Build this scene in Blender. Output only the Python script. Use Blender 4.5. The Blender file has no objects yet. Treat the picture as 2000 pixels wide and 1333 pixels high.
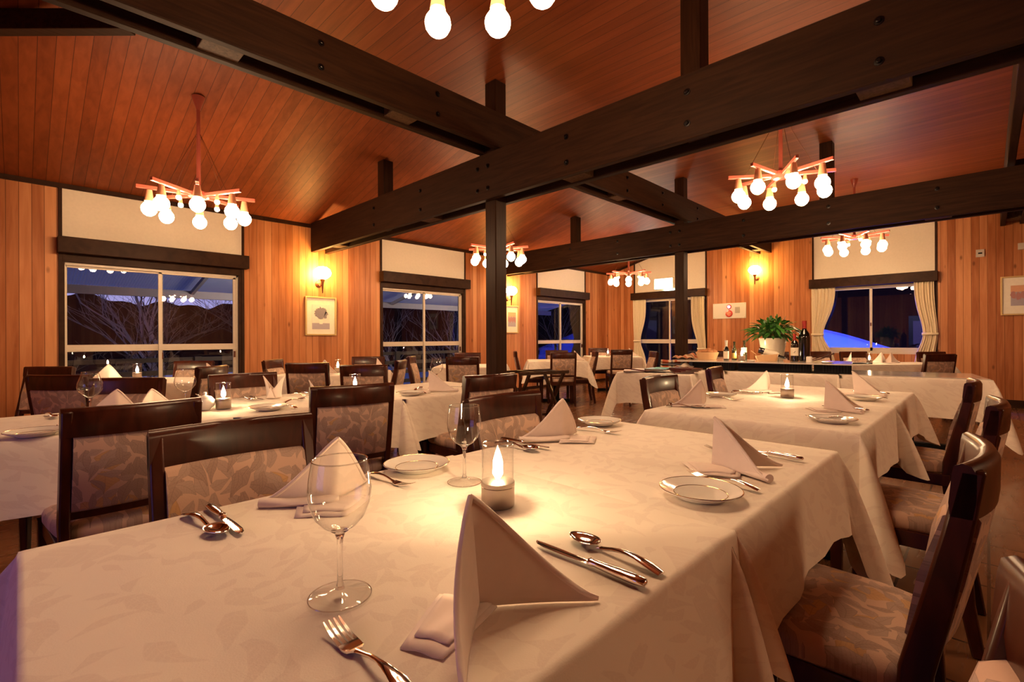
import bpy, bmesh, math, random
from mathutils import Vector, Matrix, Euler
random.seed(7)
S = bpy.context.scene
C = S.collection
PI = math.pi
R = math.radians

# ------------------------------------------------------------------ camera, world, exposure
cam_d = bpy.data.cameras.new('camera')
cam = bpy.data.objects.new('camera', cam_d); C.objects.link(cam)
cam_d.sensor_width = 36; cam_d.lens = 946/2000*36; cam_d.shift_y = -0.0031; cam_d.clip_start = .02; cam_d.clip_end = 300
cam.matrix_world = Matrix.Translation((0, 0, 1.11)) @ Euler((R(90), 0, R(-45.5))).to_matrix().to_4x4() @ Matrix.Rotation(R(-.22), 4, 'Z')
S.camera = cam
S.view_settings.view_transform = 'Standard'
S.view_settings.look = 'None'
S.view_settings.exposure = 1.1
S.view_settings.gamma = 1.0
S.view_settings.use_curve_mapping = False
S.cycles.max_bounces = 10; S.cycles.diffuse_bounces = 4; S.cycles.glossy_bounces = 4; S.cycles.transparent_max_bounces = 24
S.cycles.transmission_bounces = 8
S.cycles.caustics_reflective = False; S.cycles.caustics_refractive = False
S.cycles.sample_clamp_indirect = 3.0

W = bpy.data.worlds.new('dusk_sky'); S.world = W; W.use_nodes = True
nt = W.node_tree; nt.nodes.clear()
wo = nt.nodes.new('ShaderNodeOutputWorld'); bg = nt.nodes.new('ShaderNodeBackground'); tc = nt.nodes.new('ShaderNodeTexCoord')
sp = nt.nodes.new('ShaderNodeSeparateXYZ'); rp = nt.nodes.new('ShaderNodeValToRGB')
nt.links.new(tc.outputs['Generated'], sp.inputs[0]); nt.links.new(sp.outputs['Z'], rp.inputs[0])
nt.links.new(rp.outputs[0], bg.inputs[0]); nt.links.new(bg.outputs[0], wo.inputs[0])
cr = rp.color_ramp; cr.elements[0].position = 0.0; cr.elements[0].color = (.10, .09, .2, 1)
cr.elements[1].position = .6; cr.elements[1].color = (.02, .03, .11, 1)
e = cr.elements.new(.05); e.color = (.36, .32, .62, 1)
e = cr.elements.new(.14); e.color = (.22, .21, .52, 1)
bg.inputs[1].default_value = .6

def area_light(name, loc, target, size, energy, color, size_y=None):
    l = bpy.data.lights.new(name, 'AREA'); l.energy = energy; l.color = color; l.size = size
    if size_y: l.shape = 'RECTANGLE'; l.size_y = size_y
    o = bpy.data.objects.new(name, l); C.objects.link(o); o.location = loc
    o.rotation_euler = (Vector(target)-Vector(loc)).to_track_quat('-Z', 'Y').to_euler()
    return o
BULB_COL = (1.0, .635, .345)
BULB_L = 46.0
SMALL_L = 30.0
FLAME_L = 215.0
SCONCE_L = 60.0
# assumed dusk light set at an assumed window opening behind the camera
area_light('assumed_dusk_light', (-2.45, 1.3, 1.05), (1, 1.2, .75), 1.5, 3.2, (.36, .24, 1.0), 1.3)
# assumed unseen blue light tinting the snow bank outside, and added fill lights brightening the trees
area_light('assumed_blue_light', (12.2, 3.5, 3.6), (14.8, 1.2, .3), .5, 420, (.008, .045, 1.0))
area_light('tree_fill_light', (3.0, 7.5, 1.75), (5.0, 16, 1.0), .6, 22, (1.0, .78, .6), .3)
area_light('tree_fill_light', (7.5, 7.5, 1.75), (9.0, 16, 1.0), .6, 22, (1.0, .78, .6), .3)

# ------------------------------------------------------------------ materials
MATS = {}
class NT:
    def __init__(s, name):
        s.m = bpy.data.materials.new(name); s.m.use_nodes = True; s.t = s.m.node_tree; s.t.nodes.clear()
        s.o = s.t.nodes.new('ShaderNodeOutputMaterial'); MATS[name] = s.m
    def n(s, typ, **kw):
        nd = s.t.nodes.new('ShaderNode'+typ)
        for k, v in kw.items():
            if k.startswith('i_'): nd.inputs[k[2:].replace('_', ' ')].default_value = v
            elif k.startswith('n') and k[1:].isdigit(): nd.inputs[int(k[1:])].default_value = v
            else: setattr(nd, k, v)
        return nd
    def l(s, a, b): s.t.links.new(a, b)
    def math(s, op, a, b=0.0, c=None):
        nd = s.n('Math', operation=op)
        for i, x in enumerate((a, b, c)):
            if x is None: continue
            if hasattr(x, 'is_linked'): s.l(x, nd.inputs[i])
            else: nd.inputs[i].default_value = x
        return nd.outputs[0]
    def ramp(s, fac, stops):
        nd = s.n('ValToRGB'); cr = nd.color_ramp
        while len(cr.elements) < len(stops): cr.elements.new(.5)
        for e, (p, c) in zip(cr.elements, stops): e.position = p; e.color = (*c, 1) if len(c) == 3 else c
        s.l(fac, nd.inputs[0]); return nd.outputs[0]
    def mix(s, fac, a, b, blend='MIX'):
        nd = s.n('Mix', data_type='RGBA', blend_type=blend)
        for sock, x in ((nd.inputs[0], fac), (nd.inputs[6], a), (nd.inputs[7], b)):
            if hasattr(x, 'is_linked'): s.l(x, sock)
            else: sock.default_value = x if not isinstance(x, tuple) else (*x, 1)
        return nd.outputs[2]
    def bsdf(s, color=None, rough=.5, metal=0, coat=0, spec=.5, **kw):
        b = s.n('BsdfPrincipled')
        if color is not None:
            if hasattr(color, 'is_linked'): s.l(color, b.inputs['Base Color'])
            else: b.inputs['Base Color'].default_value = (*color, 1)
        if hasattr(rough, 'is_linked'): s.l(rough, b.inputs['Roughness'])
        else: b.inputs['Roughness'].default_value = rough
        b.inputs['Metallic'].default_value = metal; b.inputs['Coat Weight'].default_value = coat
        b.inputs['Coat Roughness'].default_value = .12
        b.inputs['Specular IOR Level'].default_value = spec
        for k, v in kw.items(): b.inputs[k.replace('_', ' ')].default_value = v
        s.l(b.outputs[0], s.o.inputs[0]); return b
    def bump(s, b, h, strength=.3, dist=.01):
        nd = s.n('Bump'); nd.inputs['Strength'].default_value = strength; nd.inputs['Distance'].default_value = dist
        s.l(h, nd.inputs['Height']); s.l(nd.outputs[0], b.inputs['Normal'])
def plain(name, color, rough=.5, **kw):
    t = NT(name)
    c = t.n('TexCoord'); nz = t.n('TexNoise'); nz.inputs['Scale'].default_value = 40; t.l(c.outputs['Object'], nz.inputs['Vector'])
    col = t.mix(nz.outputs[0], tuple(x*.94 for x in color), tuple(min(1, x*1.06) for x in color))
    t.bsdf(col, rough, **kw); return t.m
def planks(name, axis, width, stops, rough, groove=.035, graindir='Z', var=.35, knots=True, kn_amt=.75):
    """boards side by side along axis, grain running along graindir"""
    t = NT(name); c = t.n('TexCoord'); s = t.n('SeparateXYZ'); t.l(c.outputs['Object'], s.inputs[0])
    u = t.math('DIVIDE', s.outputs[axis], width); fl = t.math('FLOOR', u); fr = t.math('FRACT', u)
    wn = t.n('TexWhiteNoise', noise_dimensions='1D'); t.l(fl, wn.inputs['W'])
    mp = t.n('Mapping'); sc = {'X': 9.0, 'Y': 9.0, 'Z': 9.0}; sc[graindir] = .7
    mp.inputs['Scale'].default_value = (sc['X'], sc['Y'], sc['Z'])
    off = t.n('CombineXYZ'); o7 = t.math('MULTIPLY', wn.outputs[0], 31.0)
    for i in range(3): t.l(o7, off.inputs[i])
    add = t.n('VectorMath', operation='ADD'); t.l(c.outputs['Object'], mp.inputs[0]); t.l(mp.outputs[0], add.inputs[0]); t.l(off.outputs[0], add.inputs[1])
    nz = t.n('TexNoise'); nz.inputs['Scale'].default_value = 2.2; nz.inputs['Detail'].default_value = 6; nz.inputs['Distortion'].default_value = .6
    t.l(add.outputs[0], nz.inputs['Vector'])
    f = t.math('ADD', t.math('MULTIPLY', nz.outputs[0], 1-var), t.math('MULTIPLY', wn.outputs[0], var))
    col = t.ramp(f, stops)
    if knots:
        vo = t.n('TexVoronoi'); vo.inputs['Scale'].default_value = 1.0
        mp2 = t.n('Mapping'); k = {'X': 5.0, 'Y': 5.0, 'Z': 5.0}; k[graindir] = 2.2; mp2.inputs['Scale'].default_value = (k['X'], k['Y'], k['Z'])
        t.l(c.outputs['Object'], mp2.inputs[0]); t.l(mp2.outputs[0], vo.inputs['Vector'])
        kn = t.ramp(vo.outputs['Distance'], [(.03, (1, 1, 1)), (.11, (0, 0, 0))])
        col = t.mix(t.math('MULTIPLY', kn, kn_amt), col, tuple(x*.35 for x in stops[0][1]))
    e1 = t.math('LESS_THAN', fr, groove); e2 = t.math('GREATER_THAN', fr, 1-groove*.5); g = t.math('MAXIMUM', e1, e2)
    col = t.mix(t.math('MULTIPLY', g, .75), col, tuple(x*.2 for x in stops[0][1]))
    b = t.bsdf(col, rough, spec=.22)
    h = t.math('SUBTRACT', t.math('MULTIPLY', nz.outputs[0], .08), g); t.bump(b, h, .5, .006)
    return t.m
PINE = [(.25, (.345, .112, .036)), (.5, (.51, .200, .078)), (.75, (.66, .305, .135))]
CEIL = [(.25, (.135, .028, .007)), (.5, (.190, .042, .011)), (.75, (.245, .060, .017))]
planks('pine_boards_along_x', 0, .094, PINE, .42, var=.45)
planks('pine_boards_along_y', 1, .094, PINE, .42, var=.45)
planks('ceiling_boards', 0, .10, CEIL, .5, graindir='Y', groove=.03, knots=False, var=.25)
def woodmat(name, stops, rough, scale=(14, 14, 1.2), coat=0, bump=.1, spec=.12):
    t = NT(name); c = t.n('TexCoord'); mp = t.n('Mapping'); mp.inputs['Scale'].default_value = scale; t.l(c.outputs['Object'], mp.inputs[0])
    nz = t.n('TexNoise'); nz.inputs['Scale'].default_value = 2.5; nz.inputs['Detail'].default_value = 6; nz.inputs['Distortion'].default_value = .8; t.l(mp.outputs[0], nz.inputs['Vector'])
    b = t.bsdf(t.ramp(nz.outputs[0], stops), rough, coat=coat, spec=spec); t.bump(b, nz.outputs[0], bump, .004); return t.m
DK = [(.3, (.018, .0066, .003)), (.7, (.037, .0142, .0062))]
woodmat('dark_beam_wood_y', DK, .62, (14, 1.0, 14)); woodmat('dark_beam_wood_x', DK, .62, (1.0, 14, 14)); woodmat('dark_post_wood', DK, .42, (14, 14, 1))
woodmat('dark_trim_wood', [(.3, (.024, .009, .004)), (.7, (.045, .018, .0085))], .5, (3, 3, 3))
woodmat('pale_block_wood', [(.3, (.06, .03, .015)), (.7, (.12, .065, .035))], .6, (20, 20, 20))
woodmat('mahogany', [(.3, (.024, .0048, .0018)), (.7, (.068, .0140, .005))], .30, (9, 9, 2.5), coat=.10, bump=.03, spec=.28)
woodmat('walnut_stand', [(.3, (.02, .008, .004)), (.7, (.05, .02, .01))], .35, (8, 8, 8), coat=.3)
# floor: brown square tiles with darker joints
def floor_mat():
    t = NT('floor_tiles'); c = t.n('TexCoord'); br = t.n('TexBrick'); br.offset = 0; br.squash = 1
    t.l(c.outputs['Object'], br.inputs['Vector']); br.inputs['Scale'].default_value = 1
    br.inputs['Brick Width'].default_value = .3; br.inputs['Row Height'].default_value = .3; br.inputs['Mortar Size'].default_value = .006; br.inputs['Mortar Smooth'].default_value = .1
    br.inputs['Color1'].default_value = (.23, .10, .045, 1); br.inputs['Color2'].default_value = (.17, .072, .031, 1); br.inputs['Mortar'].default_value = (.045, .02, .01, 1)
    nz = t.n('TexNoise'); nz.inputs['Scale'].default_value = 2.2; nz.inputs['Detail'].default_value = 2; t.l(c.outputs['Object'], nz.inputs['Vector'])
    mp = t.n('Mapping'); mp.inputs['Scale'].default_value = (1.2, 9, 1); t.l(c.outputs['Object'], mp.inputs[0])
    n2 = t.n('TexNoise'); n2.inputs['Scale'].default_value = 3; n2.inputs['Detail'].default_value = 3; t.l(mp.outputs[0], n2.inputs['Vector'])
    col = t.mix(.55, br.outputs['Color'], t.ramp(nz.outputs[0], [(.3, (.55, .55, .55)), (.7, (1, 1, 1))]), 'MULTIPLY')
    b = t.bsdf(col, t.ramp(n2.outputs[0], [(.3, (.20, .20, .20)), (.7, (.30, .30, .30))]), coat=.15)
    h = t.math('SUBTRACT', t.math('MULTIPLY', n2.outputs[0], .5), br.outputs['Fac']); t.bump(b, h, .10, .003)
floor_mat()
# leaf shapes scattered over a plane: one leaf per cell, turned at random, curved, with a pointed tip
def leaves(t, vec, sc, ln, wd, base, spread, thr, seed, curve=1.2):
    mp = t.n('Mapping'); mp.inputs['Scale'].default_value = (sc, sc, 1); mp.inputs['Location'].default_value = (seed, seed*1.7, 0); t.l(vec, mp.inputs[0])
    vo = t.n('TexVoronoi', voronoi_dimensions='2D'); vo.inputs['Scale'].default_value = 1; vo.inputs['Randomness'].default_value = .8; t.l(mp.outputs[0], vo.inputs['Vector'])
    dv = t.n('VectorMath', operation='SUBTRACT'); t.l(mp.outputs[0], dv.inputs[0]); t.l(vo.outputs['Position'], dv.inputs[1])
    sx = t.n('SeparateXYZ'); t.l(dv.outputs[0], sx.inputs[0]); cs = t.n('SeparateColor'); t.l(vo.outputs['Color'], cs.inputs[0])
    an = t.math('ADD', t.math('MULTIPLY', cs.outputs[0], spread), base); ca, sa = t.math('COSINE', an), t.math('SINE', an)
    u = t.math('ADD', t.math('MULTIPLY', sx.outputs[0], ca), t.math('MULTIPLY', sx.outputs[1], sa))
    v = t.math('SUBTRACT', t.math('MULTIPLY', sx.outputs[1], ca), t.math('MULTIPLY', sx.outputs[0], sa))
    v = t.math('ADD', v, t.math('MULTIPLY', t.math('MULTIPLY', u, u), t.math('MULTIPLY', t.math('SUBTRACT', cs.outputs[2], .5), curve)))
    un = t.math('DIVIDE', u, ln); half = t.math('MULTIPLY', t.math('MULTIPLY', t.math('SUBTRACT', 1, t.math('ABSOLUTE', un)), t.math('ADD', 1, t.math('MULTIPLY', un, .55))), wd*1.5)
    d = t.math('SUBTRACT', half, t.math('ABSOLUTE', v))                      # > 0 inside the leaf
    on = t.math('MULTIPLY', t.math('GREATER_THAN', d, 0), t.math('GREATER_THAN', cs.outputs[1], thr))
    rim = t.math('MULTIPLY', on, t.math('LESS_THAN', d, .018)); vein = t.math('MULTIPLY', on, t.math('LESS_THAN', t.math('ABSOLUTE', v), .010))
    rib = t.math('MULTIPLY', on, t.math('GREATER_THAN', t.math('SINE', t.math('ADD', t.math('MULTIPLY', u, 46), t.math('MULTIPLY', t.math('ABSOLUTE', v), 34))), .55))
    return on, t.math('MAXIMUM', rim, vein), rib
# upholstery: layered leaves and petals in grey mauve and ochre on beige
def fabric(name, axes=(0, 2)):
    t = NT(name); c = t.n('TexCoord'); s = t.n('SeparateXYZ'); t.l(c.outputs['Object'], s.inputs[0])
    cmb = t.n('CombineXYZ'); t.l(s.outputs[axes[0]], cmb.inputs[0]); t.l(s.outputs[axes[1]], cmb.inputs[1])
    nz = t.n('TexNoise'); nz.inputs['Scale'].default_value = 9; nz.inputs['Detail'].default_value = 1; t.l(cmb.outputs[0], nz.inputs['Vector'])
    wa = t.n('VectorMath', operation='MULTIPLY_ADD'); t.l(nz.outputs['Color'], wa.inputs[0]); wa.inputs[1].default_value = (.03, .03, 0); t.l(cmb.outputs[0], wa.inputs[2])
    base = (.54, .36, .27); mauve = (.36, .245, .195); mauve2 = (.405, .285, .23); ochre = (.52, .31, .155)
    col = base
    for sc, ln, wd, b0, sp, thr, seed, cc in ((12, .62, .30, 0, 6.28, .60, 3.1, ochre), (16, .74, .17, .3, 6.28, .20, 7.7, mauve2), (13, .76, .19, 1.2, 4.0, .30, 1.9, mauve), (20, .66, .19, .0, 6.28, .35, 5.3, mauve2), (17, .78, .13, 1.0, 1.3, .40, 9.1, mauve)):
        on, ln_, rib = leaves(t, wa.outputs[0], sc, ln, wd, b0, sp, thr, seed)
        col = t.mix(on, col, cc); col = t.mix(t.math('MULTIPLY', rib, .22), col, tuple(x*.7 for x in cc)); col = t.mix(t.math('MULTIPLY', ln_, .75), col, tuple(x*.72 for x in cc))
    fn = t.n('TexNoise'); fn.inputs['Scale'].default_value = 260; t.l(c.outputs['Object'], fn.inputs['Vector'])
    b = t.bsdf(col, .85, spec=.2); b.inputs['Sheen Weight'].default_value = .08
    t.bump(b, fn.outputs[0], .15, .002)
fabric('floral_fabric_back'); fabric('floral_fabric_seat', (0, 1))
# damask tablecloth: a slightly darker woven pattern of leaves and flowers
def damask(name, base, dark):
    t = NT(name); c = t.n('TexCoord'); s = t.n('SeparateXYZ'); t.l(c.outputs['Object'], s.inputs[0])
    cmb = t.n('CombineXYZ'); t.l(t.math('ADD', s.outputs[0], s.outputs[2]), cmb.inputs[0]); t.l(t.math('ADD', s.outputs[1], t.math('MULTIPLY', s.outputs[2], .9)), cmb.inputs[1])
    nz = t.n('TexNoise'); nz.inputs['Scale'].default_value = 5; nz.inputs['Detail'].default_value = 1; t.l(cmb.outputs[0], nz.inputs['Vector'])
    wa = t.n('VectorMath', operation='MULTIPLY_ADD'); t.l(nz.outputs['Color'], wa.inputs[0]); wa.inputs[1].default_value = (.05, .05, 0); t.l(cmb.outputs[0], wa.inputs[2])
    tot = None
    for sc, ln, wd, b0, sp, thr, seed in ((11, .80, .13, .6, 2.2, .42, 1.3), (13, .78, .10, 2.2, 1.9, .5, 6.1), (21, .62, .15, 0, 6.28, .55, 3.7), (7.5, .52, .30, 0, 6.28, .84, 8.8)):
        on, l_, rib = leaves(t, wa.outputs[0], sc, ln, wd, b0, sp, thr, seed, 2.0)
        on = t.math('SUBTRACT', on, t.math('MULTIPLY', t.math('MAXIMUM', l_, rib), .35))
        tot = on if tot is None else t.math('MAXIMUM', tot, on)
    col = t.mix(t.math('MULTIPLY', tot, .45), base, dark)
    n2 = t.n('TexNoise'); n2.inputs['Scale'].default_value = 3.2; n2.inputs['Detail'].default_value = 4; t.l(c.outputs['Object'], n2.inputs['Vector'])
    n3 = t.n('TexNoise'); n3.inputs['Scale'].default_value = 420; t.l(c.outputs['Object'], n3.inputs['Vector'])
    b = t.bsdf(col, t.math('SUBTRACT', .8, t.math('MULTIPLY', tot, .12)), spec=.25); b.inputs['Sheen Weight'].default_value = .1
    t.bump(b, t.math('ADD', t.math('MULTIPLY', n2.outputs[0], 1.0), t.math('MULTIPLY', n3.outputs[0], .02)), .35, .03)
damask('damask_cloth', (.82, .73, .63), (.69, .575, .50))
plain('napkin_cloth', (.74, .62, .56), .85, spec=.2)
plain('white_cloth_seam', (.78, .71, .64), .8, spec=.2)
plain('curtain_cloth', (.74, .64, .46), .9, spec=.15)
plain('cream_panel', (.78, .69, .55), .7)
plain('cream_aluminium', (.62, .54, .44), .42)
plain('china', (.82, .78, .72), .12, coat=.5)
plain('gold_band', (.75, .52, .25), .22, metal=1)
plain('silver', (.90, .84, .80), .10, metal=1)
plain('brushed_steel', (.46, .39, .34), .30, metal=1)
plain('dark_steel', (.03, .028, .027), .3, metal=1)
plain('candle_wax', (.85, .80, .70), .5)
plain('red_wood_lamp', (.40, .09, .06), .3, coat=.5)
plain('socket_wood', (.50, .22, .12), .4)
plain('brass_dark', (.16, .06, .03), .35, metal=.7)
plain('frame_gold', (.60, .42, .18), .35, metal=.6)
plain('mat_board', (.84, .79, .68), .8)
plain('print_paper', (.76, .72, .66), .8)
plain('print_violet', (.25, .22, .27), .8)
plain('print_violet_pale', (.40, .36, .44), .8)
plain('print_rose', (.45, .22, .22), .8)
plain('print_orange', (.70, .38, .24), .8)
plain('panel_white', (.72, .68, .58), .35)
plain('alarm_red', (.55, .02, .02), .25, coat=.4)
plain('speaker_grey', (.42, .38, .31), .7)
plain('black_plastic', (.005, .005, .005), .45, spec=.2)
plain('black_void', (.01, .008, .007), .6)
plain('menu_leather', (.10, .012, .012), .35, coat=.2)
plain('menu_black', (.008, .008, .009), .35)
plain('teal_card', (.10, .42, .40), .6)
plain('board_white', (.66, .60, .55), .16, coat=.6)
plain('bread_crust', (.50, .22, .09), .7)
plain('wicker', (.66, .42, .22), .7)
plain('bottle_dark', (.006, .006, .005), .06, coat=.8)
plain('bottle_olive', (.022, .022, .006), .07, coat=.8)
plain('foil_red', (.30, .02, .015), .3)
plain('foil_white', (.75, .70, .62), .4)
plain('label_cream', (.78, .72, .58), .6)
plain('label_ochre', (.42, .27, .07), .6)
plain('ink', (.05, .04, .04), .7)
plain('pot_glaze', (.76, .70, .58), .25, coat=.3)
plain('soil', (.03, .02, .012), .9)
plain('leaf_green', (.055, .20, .028), .38)
plain('leaf_green_dark', (.03, .12, .02), .4)
plain('bark', (.10, .075, .065), .9)
plain('pale_bark', (.30, .26, .24), .85)
plain('hill_dark', (.022, .014, .012), 1.0, spec=0)
plain('snow', (.80, .82, .88), .7)
plain('deck_wood', (.045, .03, .022), .7)
plain('fascia_paint', (.28, .26, .30), .6)
plain('plate_grey', (.58, .52, .44), .5)
def emit(name, col, strength):
    t = NT(name); e = t.n('Emission'); e.inputs[0].default_value = (*col, 1); e.inputs[1].default_value = strength; t.l(e.outputs[0], t.o.inputs[0]); return t.m
emit('bulb_glow', BULB_COL, BULB_L); emit('small_bulb_glow', BULB_COL, SMALL_L)
emit('flame_glow', (1.0, .68, .36), FLAME_L); emit('sconce_glow', (1.0, .56, .15), SCONCE_L)
emit('exit_glow', (.62, 1.0, .82), 9.0); emit('led_glow', (1.0, .45, .75), 6.0)
emit('snow_lamp_glow', (.25, .35, 1.0), 3.0)
def pane(name, tint, refl=1.0, ior=1.5):
    t = NT(name); fr = t.n('Fresnel'); ge = t.n('NewGeometry')
    t.l(t.math('ADD', t.math('MULTIPLY', ge.outputs['Backfacing'], 1/ior-ior), ior), fr.inputs[0])
    tr = t.n('BsdfTransparent'); tr.inputs[0].default_value = (*tint, 1)
    gl = t.n('BsdfGlossy'); gl.inputs['Roughness'].default_value = 0.0; mx = t.n('MixShader')
    t.l(t.math('MULTIPLY', fr.outputs[0], refl), mx.inputs[0]); t.l(tr.outputs[0], mx.inputs[1]); t.l(gl.outputs[0], mx.inputs[2]); t.l(mx.outputs[0], t.o.inputs[0])
pane('window_glass', (.92, .94, .96), 1.0, 1.52); pane('clear_glass', (.99, .99, .985), .9, 1.45); pane('glass_rim', (.97, .97, .96), 4.5, 1.5); pane('thin_glass', (.985, .985, .975), 2.0, 1.48)
t_ = NT('solid_glass'); g_ = t_.n('BsdfGlass'); g_.inputs['IOR'].default_value = 1.48; g_.inputs['Roughness'].default_value = 0; t_.l(g_.outputs[0], t_.o.inputs[0])
t_ = NT('corrugated_sheet'); a_ = t_.n('BsdfTranslucent'); a_.inputs[0].default_value = (.9, .92, .97, 1); b_ = t_.n('BsdfDiffuse'); b_.inputs[0].default_value = (.5, .5, .55, 1)
m_ = t_.n('MixShader'); m_.inputs[0].default_value = .2; t_.l(a_.outputs[0], m_.inputs[1]); t_.l(b_.outputs[0], m_.inputs[2]); t_.l(m_.outputs[0], t_.o.inputs[0])
def stripes():
    t = NT('striped_blanket'); c = t.n('TexCoord'); s = t.n('SeparateXYZ'); t.l(c.outputs['Object'], s.inputs[0])
    f = t.math('FRACT', t.math('MULTIPLY', s.outputs[0], 7.0)); f2 = t.math('FRACT', t.math('MULTIPLY', s.outputs[2], 17.0))
    col = t.ramp(f, [(0, (.40, .10, .05)), (.42, (.45, .14, .08)), (.5, (.55, .48, .38)), (.7, (.16, .15, .17)), (.85, (.50, .40, .28))]); t.t.nodes[-1].color_ramp.interpolation = 'CONSTANT'
    col = t.mix(t.math('GREATER_THAN', f2, .72), col, (.12, .13, .16))
    t.bsdf(col, .9, spec=.1)
    t = NT('striped_towel'); c = t.n('TexCoord'); s = t.n('SeparateXYZ'); t.l(c.outputs['Object'], s.inputs[0])
    f = t.math('FRACT', t.math('MULTIPLY', t.math('ADD', s.outputs[0], s.outputs[1]), 9.0))
    col = t.ramp(f, [(0, (.62, .42, .28)), (.35, (.50, .11, .04)), (.6, (.66, .52, .36)), (.85, (.30, .16, .09))]); t.bsdf(col, .9, spec=.1)
stripes()

# ------------------------------------------------------------------ mesh builder
class MB:
    def __init__(s): s.v = []; s.f = []; s.mi = []; s.cur = 0
    def add(s, vs, fs):
        o = len(s.v); s.v += [tuple(v) for v in vs]; s.f += [tuple(i+o for i in f) for f in fs]; s.mi += [s.cur]*len(fs); return s
    def box(s, x0, x1, y0, y1, z0, z1, M=None):
        vs = [Vector((x, y, z)) for z in (z0, z1) for y in (y0, y1) for x in (x0, x1)]
        if M: vs = [M @ v for v in vs]
        return s.add(vs, [(0, 2, 3, 1), (4, 5, 7, 6), (0, 1, 5, 4), (2, 6, 7, 3), (0, 4, 6, 2), (1, 3, 7, 5)])
    def ring(s, rings, close=True, caps=(True, True)):
        n = len(rings[0]); vs = [p for r in rings for p in r]; fs = []
        for i in range(len(rings)-1):
            for j in range(n if close else n-1):
                k = (j+1) % n; fs.append((i*n+j, i*n+k, (i+1)*n+k, (i+1)*n+j))
        if close and caps[0]: fs.append(tuple(reversed(range(n))))
        if close and caps[1]: fs.append(tuple((len(rings)-1)*n+j for j in range(n)))
        return s.add(vs, fs)
    def lathe(s, prof, n=24, c=(0, 0, 0), caps=(True, True), M=None):
        rs = []
        for r, z in prof:
            ring = [Vector((c[0]+max(r, 1e-5)*math.cos(2*PI*j/n), c[1]+max(r, 1e-5)*math.sin(2*PI*j/n), c[2]+z)) for j in range(n)]
            rs.append([M @ p for p in ring] if M else ring)
        return s.ring(rs, True, caps)
    def tube(s, pts, rad, n=8, flat=None):
        pts = [Vector(p) for p in pts]; rs = []; up = None
        for i, p in enumerate(pts):
            d = (pts[min(i+1, len(pts)-1)]-pts[max(i-1, 0)]).normalized()
            if up is None:
                up = Vector((0, 0, 1)) if abs(d.z) < .9 else Vector((1, 0, 0))
            a = d.cross(up).normalized(); b = a.cross(d).normalized(); up = b
            r = rad[i] if isinstance(rad, (list, tuple)) else rad
            ra, rb = r if isinstance(r, (list, tuple)) else (r, r)
            rs.append([p+a*ra*math.cos(2*PI*j/n)+b*rb*math.sin(2*PI*j/n) for j in range(n)])
        return s.ring(rs)
    def bar(s, p, q, w, h):
        p = Vector(p); q = Vector(q); d = (q-p).normalized(); up = Vector((0, 0, 1)) if abs(d.z) < .95 else Vector((0, 1, 0))
        a = d.cross(up).normalized()*w/2; b = a.cross(d).normalized()*h/2
        return s.ring([[x-a-b, x+a-b, x+a+b, x-a+b] for x in (p, q)])
    def sphere(s, c, r, n=16, m=9, sx=1, sy=1, sz=1):
        return s.lathe([(r*sx*math.sin(PI*i/m), -r*sz*math.cos(PI*i/m)) for i in range(m+1)], n, c, (False, False))
    def prism(s, poly, z0, z1, M=None):
        n = len(poly); vs = [Vector((x, y, z)) for z in (z0, z1) for x, y in poly]
        if M: vs = [M @ v for v in vs]
        return s.add(vs, [tuple(reversed(range(n))), tuple(range(n, 2*n))]+[(i, (i+1) % n, n+(i+1) % n, n+i) for i in range(n)])
    def grid(s, fn, nu, nv):
        vs = [fn(i/nu, j/nv) for j in range(nv+1) for i in range(nu+1)]
        return s.add(vs, [(j*(nu+1)+i, j*(nu+1)+i+1, (j+1)*(nu+1)+i+1, (j+1)*(nu+1)+i) for j in range(nv) for i in range(nu)])
    def build(s, name, mat, parent=None, smooth=False, bevel=0, solid=0, sub=0, loc=None, rotz=None, seg=2):
        me = bpy.data.meshes.new(name); me.from_pydata(s.v, [], s.f)
        mats = mat if isinstance(mat, (list, tuple)) else [mat]
        for m in mats: me.materials.append(MATS[m])
        if len(mats) > 1: me.polygons.foreach_set('material_index', s.mi)
        bm = bmesh.new(); bm.from_mesh(me); bmesh.ops.remove_doubles(bm, verts=bm.verts, dist=1e-5); bmesh.ops.recalc_face_normals(bm, faces=bm.faces); bm.to_mesh(me); bm.free()
        if smooth: me.shade_smooth(); me.set_sharp_from_angle(angle=R(smooth if smooth is not True else 40))
        o = bpy.data.objects.new(name, me); C.objects.link(o)
        if parent: o.parent = parent
        if loc: o.location = loc
        if rotz is not None: o.rotation_euler = (0, 0, rotz)
        if solid:
            md = o.modifiers.new('solid', 'SOLIDIFY'); md.thickness = solid; md.offset = 0
        if bevel:
            md = o.modifiers.new('bevel', 'BEVEL'); md.width = bevel; md.segments = seg; md.limit_method = 'ANGLE'; md.angle_limit = R(40)
        if sub:
            md = o.modifiers.new('sub', 'SUBSURF'); md.levels = sub; md.render_levels = sub
        return o
def thing(name, label, cat, loc=(0, 0, 0), rotz=0, group=None):
    o = bpy.data.objects.new(name, None); C.objects.link(o); o.empty_display_size = .1
    o.location = loc; o.rotation_euler = (0, 0, rotz); o['label'] = label; o['category'] = cat
    if group: o['group'] = group
    return o
def tag(o, label, cat, group=None, kind=None):
    if label: o['label'] = label
    if cat: o['category'] = cat
    if group: o['group'] = group
    if kind: o['kind'] = kind
    return o
def struct(o, label=None, cat=None):
    o['kind'] = 'structure'
    return tag(o, label, cat)
def children(o): return [c for c in o.children]
def dup(root, loc, rotz=0, label=None, group=None):
    r = root.copy(); C.objects.link(r); r.location = loc; r.rotation_euler = (0, 0, rotz)
    if label: r['label'] = label
    if group: r['group'] = group
    for ch in children(root):
        c = ch.copy(); C.objects.link(c); c.parent = r
        for g in children(ch):
            d = g.copy(); C.objects.link(d); d.parent = c
    return r
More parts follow.
